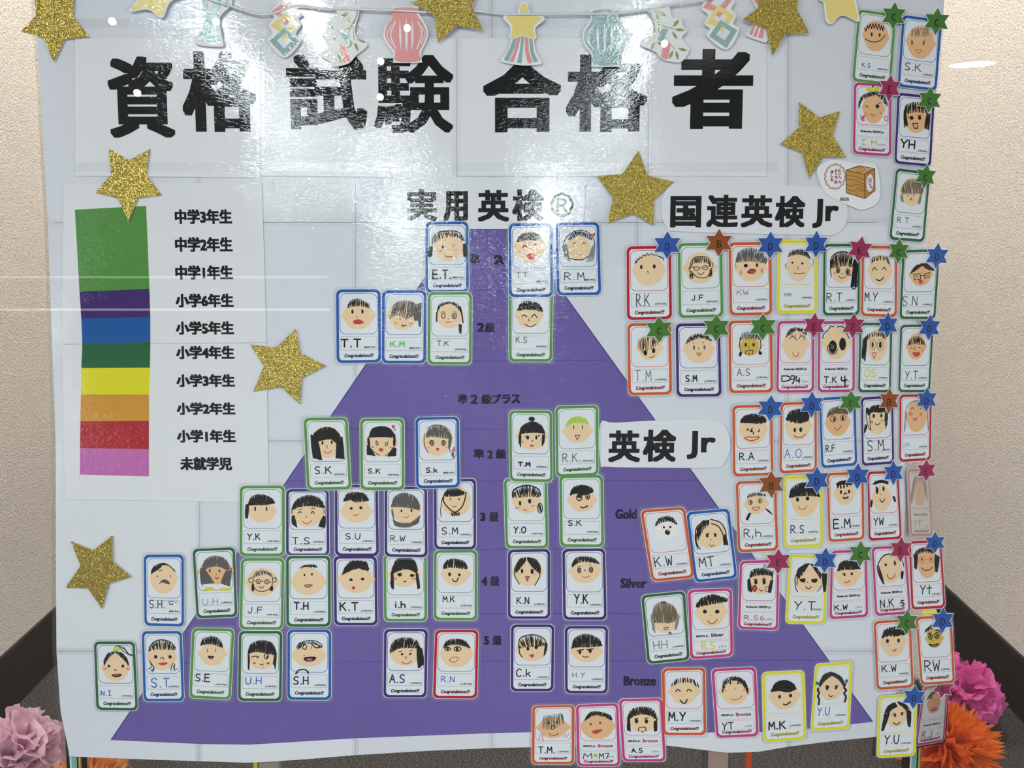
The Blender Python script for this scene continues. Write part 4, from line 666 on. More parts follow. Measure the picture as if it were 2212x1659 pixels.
('dkgreen', [(621.7, 214.1, 2), (681.5, 215.8, 2), (679.4, 104.5, 2), (621.6, 104.8, 2)], 'n', '小学4年生', 'S.N', 'square glasses and pink mouth', 'F o 53.1 58.1 30.72 26.71 4.01;H k 1.6 40 1.6 / 55.7,32.2 36.1,38 24.2,52.7 / 58.8,36 42.3,45.6 27.2,55.2;H k 1.6 40 1.6 / 50,32.1 67,32.4 83.5,43.8 / 56,37.2 68,46 86.8,50;S k 1.34 33.1,57.8 50.1,55.6 52.9,67.9 36.7,70.2 33.1,57.8;S k 1.34 61.6,57 75.7,53.5 76.5,64.5 63.2,66.8 61.6,57;L k 1.34 51.9,60.5 61.8,59.4;L k 1.07 37.8,64 41.9,60.9 46.4,64.2;L k 1.07 64.9,62.7 68.4,59.5 72.6,62.3;P r 46.8,70.3 55.4,70.4 59.2,75.4 51.7,79.8;I k 1.34 5.8,108.4 48.4,130.1 S.N'),
('pink', [(426.3, 101.7, 2), (485.2, 102.3, 2), (488.8, -13.5, 2), (427.5, -14.2, 2)], 'k', '', 'D.4', 'upturned lashes and thin red smile', 'F s 49.4 53.4 35.34 36.13 5.24;H k 2.09 26 2.09 / 24.7,34.1 31.6,18.6 51.7,14 71.9,18.9 79.2,27.4 / 23.3,37.7 40.4,28.3 54.7,22.4 77.8,32.1;L k 1.31 33.4,41.4 39.1,35.4 47.7,37.9 53.5,44.4;L k 1.31 59.2,40.4 63.4,34.4 70.6,35.7 75,43.6;S k 1.05 39.1,36.1 37.5,30.6;S k 1.05 43.4,35.7 41.8,30.7;S k 1.05 47.7,37.9 49,30.7;S k 1.05 62.9,35.6 61.9,29.6;S k 1.05 67.7,34.4 70.5,28.5;S k 1.05 72.1,38.1 76.3,32.1;L r 1.31 42.5,70.1 44.6,76.8 50.3,80.2 56,77.9 58.2,70.2;I k 2.36 15.1,123.7 37.9,135.8 D;L k 1.83 32.2,132.2 46.3,131.1;L k 2.36 37.7,124.6 47.6,124.7 45,139.5 40.8,139.4;L k 2.36 53.2,124 52.8,134.8 63.2,133.7;L k 2.36 60.3,127.7 60.5,140.8'),
('pink', [(491.5, 101.1, 2), (550.2, 101.7, 2), (554.8, -12.8, 2), (494.8, -13.5, 2)], 'k', '', 'T.K.4', 'huge scribbled black eyes', 'F s 49.5 50.8 37.07 35.74 5.3;D s 50.9 35.1 29.12 22.51;L k 1.85 14.8,39.6 12.7,34.7 19,25.1 27.7,20.3;L k 1.85 27.7,19.1 34.9,11.9 43.5,13.2;L k 1.85 50.8,13.3 62.4,12.2 72.5,15.9;L k 1.59 76.9,26.9 85.6,40.2;D k 40 57.9 11.12 14.56;L k 1.59 27.9,53 26.5,65.1 35.2,73.6 48.2,72.5 53.3,62.9;D k 66.8 52.1 9.27 14.56;L s 0.79 35.1,53 42.3,56.7 39.5,61.6 35.1,57.9;I k 2.12 16.9,126.6 51.3,140.3 T.K;L k 2.65 64.2,125.9 65.1,135.5 79.9,133.3;L k 2.65 72.8,124.7 73.7,150.1'),
('dkgreen', [(558.0, 98.9, 2), (610.8, 98.9, 2), (613.2, -13.5, 2), (560.0, -13.5, 2)], 'n', '小学4年生', 'O.S', 'round glasses with long hair on one side', 'F s 54.8 53 31.3 36.99 2.28;H k 1.99 14 2.28 / 21.8,28.4 34.5,22.2 60.3,21 79.8,25.9 / 22.3,43.2 38.1,34.5 60.6,32.1 81.9,40.7;H k 1.42 26 2.85 / 23.4,28.4 12.4,38.2 / 20.4,90 8.8,80.1;O l 1.42 42.8 50.5 8.54 11.95;O l 1.42 64.4 51 9.11 13.09;D k 41.2 50.5 3.13 6.83;D k 64.4 51 3.98 7.97;L l 1.42 51.5,49.3 56.3,49.3;S r 1.42 39.8,69.5 52.7,69.5 46.7,83.3 39.8,69.5;I y 2.28 18.4,107.3 54.4,125.8 OS'),
('dkgreen', [(623.4, 95.5, 2), (677.3, 96.7, 2), (676.4, -13.2, 2), (624.9, -13.2, 2)], 'n', '小学4年生', 'Y.T', 'big red lips and closed eyes', 'F o 50.9 52.9 28.88 31.19 4.04;H k 1.73 22 1.73 / 26.2,39.9 36.9,29.9 59.1,28.9 75.1,39.3 / 26.7,51.3 44.1,46.5 60.2,48 75.8,50.7;L k 1.16 33.5,57.8 36.5,54.8 39.9,57.1;L k 1.16 56.9,56.8 60,54.3 64,56.4;L k 1.16 47,52.9 44.8,59.2 48.7,60;P r 39.4,66.7 50,65.6 63,67 60.2,74.6 47.4,76.2;D c 70.1 62 2.89 3.47;I k 1.73 20.9,111.1 58.7,130.3 Y.T'),
('orange', [(357.0, -34.7, 2), (421.9, -33.0, 2), (427.2, -149.3, 2), (361.4, -151.9, 2)], 'n', '小学2年生', 'R.A', 'heavy black nose and wide red lips', 'F s 51.5 55.4 35.71 33.25 2.46;H k 2.46 60 2.46 / 20.9,34.6 30.1,24.2 53.3,20.1 73.9,24.2 85.3,33.9 / 19.6,40.4 40.1,41 63.3,42.8 82.6,40.9;P k 38.7,52.7 34.3,56.6 40.4,57.9;L k 1.23 40,52.7 34.8,56.1;P k 50.3,50.7 43,60.6 53.2,62.5 51.3,68.4 49.7,56.5;P k 68.8,53.5 63,60.5 66.1,61.7;L r 1.72 29.4,74.3 39.7,72.3 52.5,73.6 65.9,73 60.2,78.1 46,81.2 34.5,77.8 29.4,74.3;I k 1.97 16.6,108.5 51.8,124.9 R.A'),
('orange', [(435.2, -30.1, 2), (493.7, -27.9, 2), (498.2, -143.3, 2), (436.9, -146.8, 2)], 'n', '小学2年生', 'A.O', 'bushy black hair and red smile', 'F s 49.6 55.3 35.66 33.08 2.58;H k 2.58 60 3.1 / 17.2,36.4 26,21.4 48.7,15.7 71.5,19.3 79.5,31.5 / 16.4,39.9 37.7,46.6 57.5,48.5 77.2,43.3;D k 39.9 63.7 3.36 5.17;D k 56.2 63.4 3.88 5.68;L r 1.81 36.6,75.4 46.5,80.6 59.1,80.1 69.4,74.3;I b 1.55 12.8,107.6 58.6,127.5 A.O'),
('blue', [(496.9, -22.4, 2), (556.1, -18.7, 2), (563.6, -133.1, 2), (505.3, -138.2, 2)], 'n', '小学5年生', 'R.F', 'brown hair with V-shaped mouth', 'F o 49.4 59.4 33.97 30.83 2.61;H t2 1.31 70 2.09 / 19.4,43.3 29.9,27.3 52.7,22.6 72.3,28.4 79,39.6 / 19.3,45.7 40.7,39.8 57.8,39.6 77.5,41.9;O k 1.05 37.5 50.3 8.36 6.79;O k 1.05 64.5 49.5 7.84 6.27;D k 40.3 51 3.14 4.7;D k 63.6 49.9 3.14 5.23;L k 1.05 41,69.6 45.1,75.3 49.3,76.8 53.7,72.8 59.7,66;I k 1.83 14.6,110.1 39.8,125 R.F'),
('purple', [(565.1, -21.7, 2), (617.1, -18.3, 2), (623.8, -130.2, 2), (571.4, -134.3, 2)], 'n', '小学6年生', 'S.M', 'long side locks and blushing cheeks', 'F s 49.2 56.7 33.3 33.3 2.82;H k 2.54 50 1.41 / 22.4,35.8 32.2,22.8 54.7,20.3 73.8,28.6 / 22.3,40.7 38.4,36.6 57.6,38.8 75.2,37.3;H k 1.69 8 1.13 / 14.6,25.6 22.6,24.8 / 19,42.9 27,43.4;L k 1.69 16.2,25.7 15.7,50.1 23.2,72.5 29.6,77.7;L k 1.69 27.1,40.9 26.7,58 29.5,78.9;H k 1.41 8 1.13 / 73.6,36 83.3,36.4 / 73,70.2 77.8,70.5;L k 1.69 81.6,38.8 81.2,60.9 74.4,77.7;H k 1.69 10 1.13 / 12.2,63.3 18.5,67.3 / 8,83.9 11.8,82.9;D k 38.8 45.4 3.95 4.8;D k 62.2 45.9 3.67 4.52;L k 1.69 43.3,63.3 49,67.2 58.7,63.3;L r 1.41 28.9,61 31.6,57 33.1,62 36.4,57.3;S r 1.13 62,59.8 60.5,54.9;S r 1.13 67.4,60.6 66.2,55.7;S r 1.13 73.2,60.4 71.3,55;I k 1.98 17.2,102.7 68.6,127.6 S.M'),
('red', [(627.4, -17.0, 2), (679.7, -16.1, 2), (683.4, -124.5, 2), (631.8, -127.9, 2)], 'n', '小学1年生', 'U.N', 'tall bald face with thin grey hair lines', 'F o 54.5 55.8 32.91 35.77 3.43;D o 54.2 38.2 27.19 24.33;L g 1.43 16.2,89.6 17.6,62.3 22.1,32.6 37.9,17.9 57.1,15.8;L g 1.43 87.9,36.4 88.3,59.2 90.4,87;L g 1.14 20.5,35 20.9,69.8 14.6,88.3;L k 1.14 34.9,36.6 39.7,30.9 45.2,36.8;L k 1.14 63.8,35.9 67,33.5;D c 35.1 46.6 6.3 5.72;D c 66.6 48.6 5.15 5.15;L r 1.43 42.3,56.7 46.5,63.1 53,62 54.5,56.3 48.7,59.4 42.3,56.7;I lb 1.14 11.6,116.2 32.1,125 UN'),
('orange', [(365.8, -159.6, 2), (432.2, -157.9, 2), (439.2, -275.5, 2), (372.9, -279.0, 2)], 'n', '小学2年生', 'R.h', 'two black pigtails hanging below the face', 'F s 49.1 53.2 29 23.35 4.42;H k 1.23 30 2.46 / 28,34.8 35.9,28 56.3,27.4 71.5,31.4 / 26.6,39.5 40.8,35.2 56.1,34.5 72.6,36.1;O k 0.98 34.7 48.5 5.41 4.92;D k 35.7 48.5 1.97 4.42;O k 0.98 59 45.9 5.41 4.92;D k 58.3 45.9 1.72 4.42;L r 1.47 38.6,61.1 47.6,59.8 57.3,60.5 51.2,65.6 43.5,66.7 38.6,61.1;H k 1.72 10 1.47 / 30.6,72.6 35.7,72.8 / 22.4,87.7 27.4,90.2;H k 1.97 10 1.47 / 70.4,63.3 78,67.2 / 81.6,73.2 89.1,79.4;I k 1.72 16.5,109.1 59.3,128.1 R,h'),
('yellow', [(444.1, -151.0, 2), (507.4, -150.2, 2), (512.2, -268.2, 2), (448.8, -271.7, 2)], 'n', '小学3年生', 'R.S', 'slanting spiky black hair', 'F s 54.3 57 36.38 36.38 2.51;H k 2.26 80 2.01 / 14.3,46.7 21.1,25.9 50.6,14.7 79.9,23.4 93.1,46.1 / 14.3,49.1 39.7,46.1 66.4,45.5 93.1,48.5;D k 35.4 53 4.01 5.02;D k 61.3 51.3 4.77 4.52;L r 1.25 36.9,67.1 39.5,73 48.8,75.6 56.9,72.3 59.6,67.7;I k 1.76 17.3,111.6 52.5,129.3 R.S'),
('orange', [(514.0, -145.9, 2), (574.6, -143.3, 2), (580.5, -257.2, 2), (521.7, -261.6, 2)], 'n', '小学2年生', 'E.M', 'thick flat black mouth and fringe', 'F s 47.4 50.4 28.4 26.3 3.68;P k 24.2,27.6 34.2,20.7 51,18.9 64.8,24.3 68.9,28.9 45.2,27.2;L k 3.68 26.9,31.3 42.4,25.9 67.5,29.3;S k 3.16 28.4,29 29.6,35.1;S k 3.16 36.7,29.3 37.9,36.6;S k 3.16 45.1,28.4 46.4,35.8;S k 3.16 54.9,28.8 54.8,33.7;D k 37.4 45.6 3.16 4.73;D k 59.6 45.6 3.16 4.73;L k 2.1 44.5,52.7 50.3,48.1 53,52.6;L k 2.89 41.6,58.7 50,60.8 57.9,57.7;I k 2.63 14.7,109.6 61.2,130.4 E.M'),
('red', [(580.5, -143.8, 2), (631.0, -141.1, 2), (642.2, -255.8, 2), (587.4, -259.5, 2)], 'n', '小学1年生', 'Y.W', 'black headband hair and short side tails', 'F s 43.8 62.8 30.96 30.96 2.81;L k 5.63 21.7,28 42.3,24 66.7,28.6;L k 2.25 25.9,22.1 22.4,26.8 15.7,30.1;D k 29.9 44.8 4.5 7.88;L k 2.53 28.6,35.5 25.3,37.8;D k 50.3 41.3 3.38 6.19;L k 1.13 40,53 43.2,55.5;L k 1.97 37.9,63.8 40.3,70 46.6,72.2 53.4,64.5;H k 2.25 6 1.41 / 9.7,66.2 14.6,66.4 / 7,81.8 11.5,83.2;H k 2.25 6 1.41 / 78,59.5 84.4,61 / 83.6,74.3 87.5,73.3;I k 2.25 17.1,108.9 46.8,126 YW'),
('pink', [(642.6, -137.4, 8.5), (764.5, -168.8, -143.82), (807.7, -310.7, -197.81), (674.4, -261.0, -31.22)], 'k', '', 'Y.Y', 'very long grey hair, bent around the sheet edge', 'P o 27.1,20.3 70.6,17.6 73.7,64.9 57.6,84.8 33.5,86.1 23.4,65;H g 1.24 18 1.99 / 37.4,12.7 21.9,25.3 / 12.3,82.5 6.2,70.1;H g 1.24 18 1.99 / 61.2,15.1 83.9,30 / 71.9,57.4 84.5,77.3;H g 0.99 16 1.99 / 32.1,17.7 61.2,15.1 / 21.3,32.7 74.1,32.5;O g 0.99 35.4 36.4 4.47 6.22;O g 0.99 54.4 37.6 3.48 5.47;O g 0.99 49 56.2 5.47 7.96;L p 0.99 37.3,70 49.1,72.4 59.3,64.9;I k 1.24 19.5,122.7 46.7,139.6 Y.Y'),
('pink', [(376.4, -293.0, 2), (441.6, -291.0, 2), (443.5, -411.8, 2), (375.8, -409.4, 2)], 'k', '', 'R.S.6', 'red cheek circles and short bob', 'F s 53.8 49.4 30.17 30.17 4.8;H k 1.71 44 1.71 / 25.5,34.1 32.3,21.5 53.7,18 75.3,22.3 84.5,33.3 / 26.4,40.8 43.4,36 64.9,34.7 82.8,38.2;L k 2.06 84.3,25.1 82.2,44.7;H k 2.06 16 2.06 / 20.5,45.8 25.7,40.8 / 23.1,70.9 33.1,74.2;H k 2.06 16 2.06 / 78.7,46.3 84.8,46.4 / 72.9,74.2 80,75.8;D k 41.7 50 4.11 6.17;D k 62.4 49.5 4.11 6.86;L k 1.37 35.8,44.2 45.4,43.7;L k 1.37 56.2,44.5 65.7,40.6;D r 38.9 65.2 5.48 6.86;O k 1.03 38.9 65.2 6.17 7.2;O k 1.03 69.9 67 4.11 6.17;L k 1.37 50.7,65.9 55.1,71.6 60.7,68.3;P lb 60,9.8 65,9.9 66.2,16.6 60.1,17.4;I p 1.71 15,128.9 65.6,139.4 R.S6'),
('yellow', [(457.7, -282.1, 2), (522.3, -284.5, 2), (521.2, -400.8, 2), (454.9, -399.6, 2)], 'n', '小学3年生', 'Y.T', 'centre-parted solid black hair', 'F s 52.4 58.7 36.51 29.56 2.78;P k 21.1,47.8 25.5,31 52,18.4 45.2,27 31.7,44.2 25.1,54.4;H k 2.09 26 1.39 / 52,19.4 37.7,22.2 24.3,41 / 51.4,21.8 40.5,40.6 27.1,57.7;H k 2.09 26 1.39 / 53.8,19.4 68.6,24.6 86.1,46 / 55.8,21.6 67.5,36.4 83,56.2;L k 1.74 24.1,37.7 18.1,58 21.1,78 27,87.2;H k 2.09 14 1.74 / 85.7,39.2 98.6,42.2 / 91.8,86.3 97.1,84.4;L k 1.74 24.7,47.7 23.2,71.2;P k 29.6,57.6 43.2,54.6 43,64 32.8,62.6;P k 59.6,56.8 73.9,54.7 72.5,63.2 62.5,63.5;D k 50.6 64.1 1.39 1.39;L k 1.74 46,73.3 49.9,77.9 55.4,78.8 60.5,72.9;L k 1.39 75.5,85 82.4,78.1 85.5,69.6;I k 2.09 20.5,109.8 71.8,128.8 Y.T'),
('pink', [(526.0, -276.1, 2), (585.1, -273.3, 2), (592.3, -388.6, 2), (528.0, -392.8, 2)], 'k', '', 'K.W', 'neat black bowl cut and red smile', 'F s 47.5 57.7 35.15 30.49 4.66;H k 2.51 60 1.43 / 20.4,44.6 27.2,28.1 48.6,23.9 72,30 81.5,44 / 19.7,48.6 39,46.1 58.3,47 80.7,45.7;D k 37.9 57.9 3.23 3.23;D k 57.9 56.4 3.59 3.59;L k 1.08 30.6,55.2 40.9,54;L r 1.79 37.6,75.1 44.9,76.8 53.6,71.5;I k 2.15 13.4,129.1 46.1,141 K.W'),
('pink', [(592.7, -269.4, 2), (649.7, -266.5, 2), (662.9, -382.5, 2), (604.1, -387.4, 2)], 'k', '', 'N.K.5', 'long thin hair lines framing the face', 'F s 50.1 53.2 33.21 33.21 3.69;L k 2.21 29.2,88.9 18.4,70 13.7,49.8 21,33.5 36.2,20.8 54.7,18.9;L k 1.48 13.9,46.5 18.7,36.7;H k 1.85 6 1.48 / 11.9,46.4 18.2,43.3 / 23.5,83.6 30.5,88;H k 1.85 6 1.48 / 80,59.7 88.1,60.1 / 78.6,78.2 83.7,80.1;L k 1.85 69,18.9 86,36.5 88.9,50.1;D k 37.8 43.3 3.32 3.69;D k 64.1 40.5 2.95 5.9;L r 1.85 40.3,64.4 42.5,72.9 50.3,76.7 60,72.1 62.2,63.9;I k 2.21 16.6,124.8 53.5,142.1 N.K;I k 2.21 73.3,130 83.6,142.4 5'),
('red', [(653.6, -259.8, 2), (707.4, -257.4, 2), (719.8, -372.8, 2), (663.8, -376.5, 2)], 'n', '小学1年生', 'Y.t', 'red round glasses and scribbled hair', 'F o 53 53.4 32.45 36.26 3.82;H k 1.91 40 3.82 / 15.7,30.1 29.3,18.8 55.4,16.4 76.5,25.6 / 12.8,43.4 28.6,30.6 54.7,28.2 76,32.3;H k 1.91 18 2.29 / 15.5,33.4 26.5,30.5 / 13.8,63.6 20,67.2;H k 2.29 16 1.91 / 78.2,32.4 90.6,39.6 / 75.3,72.9 81.5,76.5;O c 1.91 36.3 45.3 8.4 7.63;O c 1.91 65.2 45.4 7.63 7.63;L c 1.53 45.9,44.7 57.1,44.4;D k 37.3 44.4 2.29 3.44;D k 64.4 45.1 2.29 3.44;D k 52.1 55 1.15 1.15;L k 1.53 34,62.7 43.4,69.5 58.4,69.5 69.6,62.5;I k 2.29 28.4,106.2 63.2,126.4 Yt'),
('orange', [(601.4, -396.0, 2), (663.3, -391.1, 2), (673.7, -510.4, 2), (611.9, -515.4, 2)], 'n', '小学2年生', 'K.W', 'bushy black hair and thin red lips', 'F s 49.9 51.8 35.03 35.03 4.29;H k 2.5 60 4.29 / 20.1,36.4 32.4,20.5 55.4,17.1 77.9,23.6 87,34.2 / 21.8,40.5 39.2,36 54.3,38.7 77.4,35.2;D k 34.8 48.4 3.93 5;D k 64.5 49.4 3.57 5;D k 38.1 58.3 1.07 1.07;P r 43.3,68 50.8,71.2 58.7,66.4 52.5,74.7;I k 2.14 17.2,105.7 54.8,120.6 K.W'),
('orange', [(671.0, -388.6, 2), (730.8, -385.0, 2), (742.4, -503.0, 2), (685.4, -506.7, 2)], 'n', '小学2年生', 'R.W', 'small mustard-yellow face', 'F y2 48.1 53.1 24.08 22.97 2.96;H k 1.85 16 2.96 / 25.9,30 42.5,20.7 46.5,20.9 / 23.2,38.3 37.7,32.3 48.1,26.1;H k 2.22 10 1.85 / 61.4,35.2 69.4,33.9 / 68.8,42.3 73.6,43.2;O k 2.22 37.6 48.5 5.19 5.93;D k 37.6 48.5 2.22 2.96;O k 2.22 55.7 46.7 5.93 6.67;D k 55.7 46.7 2.59 3.33;L k 1.85 29,41 39.1,39.1;L k 2.22 52.6,34.7 61.5,33.5;L k 1.11 44.6,56.9 43.5,60.6;L k 1.85 31.8,65.7 44.9,68.1 59.2,66.1 50.7,71.1 36.7,70 31.8,65.7;I k 2.22 15.5,105.4 58.6,130.2 RW'),
('yellow', [(615.5, -526.5, 2), (680.1, -520.8, 2), (681.8, -630.5, 2), (617.1, -635.0, 2)], 'n', '小学3年生', 'Y.U', 'long black pigtails with red ties', 'F s 48.4 54.4 28.85 29.59 2.22;H k 2.59 50 1.85 / 41.8,18.5 23.7,28.1 15.2,51.7 / 49.5,30.3 31.4,41.8 19.3,67;H k 2.59 30 2.22 / 18.5,40.8 29.7,45.4 / 10.1,90.6 16.3,89.2;H k 2.59 50 1.85 / 49.1,17.2 71.5,26.5 83.1,46 / 54.8,25.1 68.1,37.4 81.7,57;H k 2.59 20 1.85 / 73.9,45.3 86.1,46.2 / 78.8,82.7 84.5,86.9;L r 1.48 14.9,42.4 24.2,46.8;L r 1.48 73.7,39.7 83,42.3;D k 43.9 52.2 2.96 5.55;D k 61.9 49.9 2.96 4.44;L k 1.11 35.4,51.5 40.8,46.3;L k 1.11 64.7,45.3 68.5,49.3;L k 1.85 40.4,70.5 45.4,75.7 52.8,76.3 57.4,70.7;I k 2.22 19.3,104.3 56.3,126.4 Y.U'),
('pink', [(709.2, -527.2, -30.55), (792.5, -553.5, -97.2), (788.4, -662.3, -93.9), (691.5, -625.2, -16.37)], 'k', '', 'R.J', 'slanted at the bottom right corner', 'F o2 47.9 48.8 25.36 29.26 1.95;H k 1.95 20 1.95 / 20.3,31.7 34.2,15.8 50.8,13.8 / 21.4,37.7 39.1,28.1 49.1,21.5;D k 35.4 32.4 3.12 3.9;D k 68.4 31.7 3.12 4.68;L k 1.17 48.4,41.8 48.7,47;D r 51.9 65 7.8 3.51;L k 1.56 40.6,64.4 43,69.8 63.3,70.4 63.4,63.3;I k 1.56 18.4,125.4 54.7,144 R.J'),
('yellow', [(507.1, -469.6, 2), (569.4, -465.4, 2), (568.6, -582.7, 2), (503.6, -587.2, 2)], 'n', '小学3年生', 'Y.U', 'brown-black braids with teal ties', 'F s 47.1 62.7 31.47 27.9 2.86;H bk 1.79 60 1.43 / 44.4,21.4 24,27.1 12.4,50.4 / 46.9,31.9 28.8,42.8 16.7,57.5;H bk 1.79 60 1.43 / 45.5,21.5 69.7,33.2 82,51.1 / 48.8,32 66.5,43.3 80.7,61.3;L bk 3.93 12.9,57.3 11.5,64 15.8,71.2 12.5,77.8 16.8,86.6 15.9,100.3;L bk 3.93 85.1,51.3 80.7,61.3 86.8,68.5 81.5,75.1 86.9,84 83.9,97.5;D tq 8.7 46.8 4.29 4.29;D tq 86.3 46.2 4.29 4.29;P k 32.3,55.7 40.2,56.2 38.5,63.9 34.1,64.7;P k 57.9,56.5 63.6,57.6 61,64.3 56.5,63.3;L k 1.07 29.7,56.6 35.2,53.5 41.8,57.3;L k 1.07 54.2,57 59.7,54.2 65.5,57.7;L k 1.43 40.4,76.1 46.4,81.6 53.7,78.6;I b 1.79 14.6,107.1 46.2,125.1 Y.U'),
('yellow', [(418.4, -484.4, 2), (489.2, -480.7, 2), (496.9, -601.5, 2), (424.7, -607.3, 2)], 'n', '小学3年生', 'M.K', 'thick black hair and crooked smile, bottom row', 'F s 51.5 57.2 35.85 31.53 3.98;H k 2.66 80 1.66 / 21.8,42.3 30.5,26.3 52.5,20.2 72.3,28.5 80.3,40.6 / 20,46.2 40.1,45 60,49.4 76.9,43.8;D k 40.1 58.2 3.32 4.31;D k 65.8 57.1 3.98 3.98;L k 2.32 47.7,75.2 54.2,78 66.1,71.4;I k 2.66 13.3,115.9 51.8,133.5 M.K'),
('orange', [(210.4, -207.4, 2), (283.8, -201.8, 2), (302.0, -321.6, 2), (231.6, -328.7, 2)], 'n', '小学2年生', 'K.W', 'tilted, with a tiny pale face', 'D ws 51.8 46.8 28.34 22.67;H k 1.51 50 2.27 / 28.1,36.1 37.8,21.8 57.2,17.6 71.2,24.4 77.1,36.3 / 27.7,38.8 43.8,31.7 62.7,31.3 75.8,40;D k 46.7 42.6 2.65 2.65;D k 61 43 2.65 2.65;D k 53 54.1 6.05 6.05;D p 55.3 50.8 3.02 1.89;I k 1.89 13.7,107.8 54,129.2 K.W'),
('blue', [(285.9, -211.0, 2), (356.3, -204.6, 2), (373.1, -322.1, 2), (303.0, -330.1, 2)], 'n', '小学5年生', 'M.T', 'tilted, with slanted eyes and long hair', 'F s 48.8 55.3 36.7 32.84 3.09;H k 1.93 20 1.55 / 53,21.7 34.1,23.1 18.2,40.9 / 50.5,32.3 33.2,46.1 18.7,67.8;L k 1.93 49.5,24.5 24,41.4 14.8,67.5 22.1,87.4;L k 1.93 45.6,24.1 20.8,35.3 13.4,63.5 16.3,86.8;L k 1.93 53.8,21 76,30.8 85.3,51 83.9,78.1;L k 1.93 54.6,30.7 71,40 80,62.2;H k 1.93 10 1.93 / 78.5,58.1 86,60.8 / 77.4,83.2 87.1,84.2;D k 41.9 57.7 3.09 3.86;D k 60.5 58.4 3.09 3.86;L k 1.16 38,54.3 46.9,52 39,62.1;L k 1.16 56.8,54.1 63.3,54.8;D k 49.6 67.7 1.16 1.16;L r 1.55 44,78 49.3,82.4 56.4,79.2;I k 1.93 14.9,106.7 50.3,128 MT'),
('dkgreen', [(213.9, -351.5, 2), (286.7, -343.8, 2), (297.2, -462.8, 2), (226.9, -470.4, 2)], 'n', '小学4年生', 'H.H', 'light brown hair and closed eyes', 'F s 50.4 58.2 34.17 34.17 4.66;H t 1.36 80 1.55 / 20.4,49.2 30.2,24.8 51.5,21.1 71.7,33 79.7,53.5 / 18.8,66.7 38,68.7 61,71.1 78.9,65.1;H l 1.17 10 1.55 / 16.7,46.9 22.4,47.5 / 19.3,82.4 24.4,90.8;H l 1.17 10 1.55 / 77.8,53.3 83.3,57.7 / 69.4,87.6 75.2,88.2;D g 48.8 22 6.99 3.11;L k 0.78 35.2,64.5 40.5,61.9 45.2,64.7;L k 0.78 57.1,62.1 61.8,60.2 66.3,63;D k 49.3 71.8 0.78 0.78;L k 1.17 44.6,81.1 55.6,80.3 50,86.4 44.6,81.1;H k 1.17 4 1.55 / 53.5,91.8 59.4,90.5 / 58,98.2 62.1,96.6;I g 1.36 18,109.7 50.8,128.8 HH'),
('pink', [(291.4, -342.1, 2), (364.7, -339.2, 2), (369.4, -456.4, 2), (298.0, -462.2, 2)], 's', 'Silver', 'R.S', 'swept black hair, beside the light brown hair card', 'F s 51.5 54.2 35.66 34.11 3.88;H k 1.94 70 3.88 / 17.8,34.9 31.5,20 58.2,13.3 88.3,24.5 / 17.5,42.7 38.6,37.9 61.5,35.1 88.2,30.4;D k 37.1 52.3 4.65 4.65;D k 65.3 53.8 5.04 4.65;L k 0.78 48.7,59.9 50.9,63.2;L r 1.55 42.6,73.3 49,80.4 58.6,79.3 65.3,70.7;I y 2.33 27.7,123.2 58.3,141 R.S'),
('orange', [(250.8, -477.3, 2), (323.5, -475.3, 2), (327.6, -594.5, 2), (254.3, -594.5, 2)], 'n', '小学2年生', 'M.Y', 'closed smiling eyes, spiky fringe, beside Bronze', 'F s 50.5 56.8 34.58 31.44 4.72;H k 1.97 16 1.97 / 24.6,34.2 38.2,24.4 65.1,25 82.2,37.4 / 22.5,46.2 40,36.5 64.9,37.1 84,49.4;L k 1.97 30.9,57.3 35.9,51.7 42.4,56.7;L k 1.97 56.2,56.9 61.7,51.8 67.8,57.1;L k 2.36 40.6,76.7 47.1,84.1 52.8,84.1 57.6,75;I k 2.75 14.9,106.7 53.1,127.1 M.Y'),
('pink', [(333.3, -478.2, 2), (408.2, -474.7, 2), (416.5, -596.3, 2), (344.7, -599.8, 2)], 's', 'Bronze', 'Y.T', 'short black hair and wide red smile', 'F s 49.2 55 33.95 31.64 4.63;H k 1.93 40 2.32 / 21.1,49.8 26.4,26.6 49.3,19.9 71.4,28.7 79.9,48.6 / 22.5,57.7 31.3,38.5 50.6,29.7 67.1,40.2 79.3,62.3;D k 40.9 35.1 2.32 2.7;D k 58.2 35.9 2.32 2.7;L k 1.16 50.9,46.5 50.6,50.4;L r 1.16 38.8,72.1 48.2,74.5 57.8,73 65.8,65.5;L r 1.16 69.4,54 72.3,49.4;L r 1.16 26.8,50.1 30.4,53.3;I k 1.93 16.1,126.8 41.5,143.6 YT'),
('orange', [(34.1, -542.4, 2), (105.2, -541.0, 2), (105.2, -645.8, 2), (33.5, -645.8, 2)], 'n', '小学2年生', 'T.M', 'thin grey hair strands, hanging below the sheet', 'F o 49.9 60.9 36.33 29.92 5.98;H g 1.28 22 4.27 / 25.9,28.3 41.7,26.3 73.3,22.3 / 24.2,62.8 42,67.7 77.4,49.8;D k 39.1 48.3 2.14 2.99;D k 57.7 47.2 2.14 2.99;L k 1.28 45.9,58.5 45.1,65.4 51.9,65.5 53.8,58.7 49,54.9 45.9,58.5;L k 1.28 38.1,76.8 48,82.5 57.9,80.7 62.6,75.8;L p 1.28 18.3,76.6 24.3,85.9 26.4,99.7;L p 1.28 16.4,83.5 18.5,95.1;L p 1.28 22.3,74.3 28.3,83.6;L p 1.28 87.5,77.4 81.7,88.8;L p 1.28 79.6,77.3 75.7,88.7;I k 2.14 15.5,114.4 54.3,131.2 T.M.'),
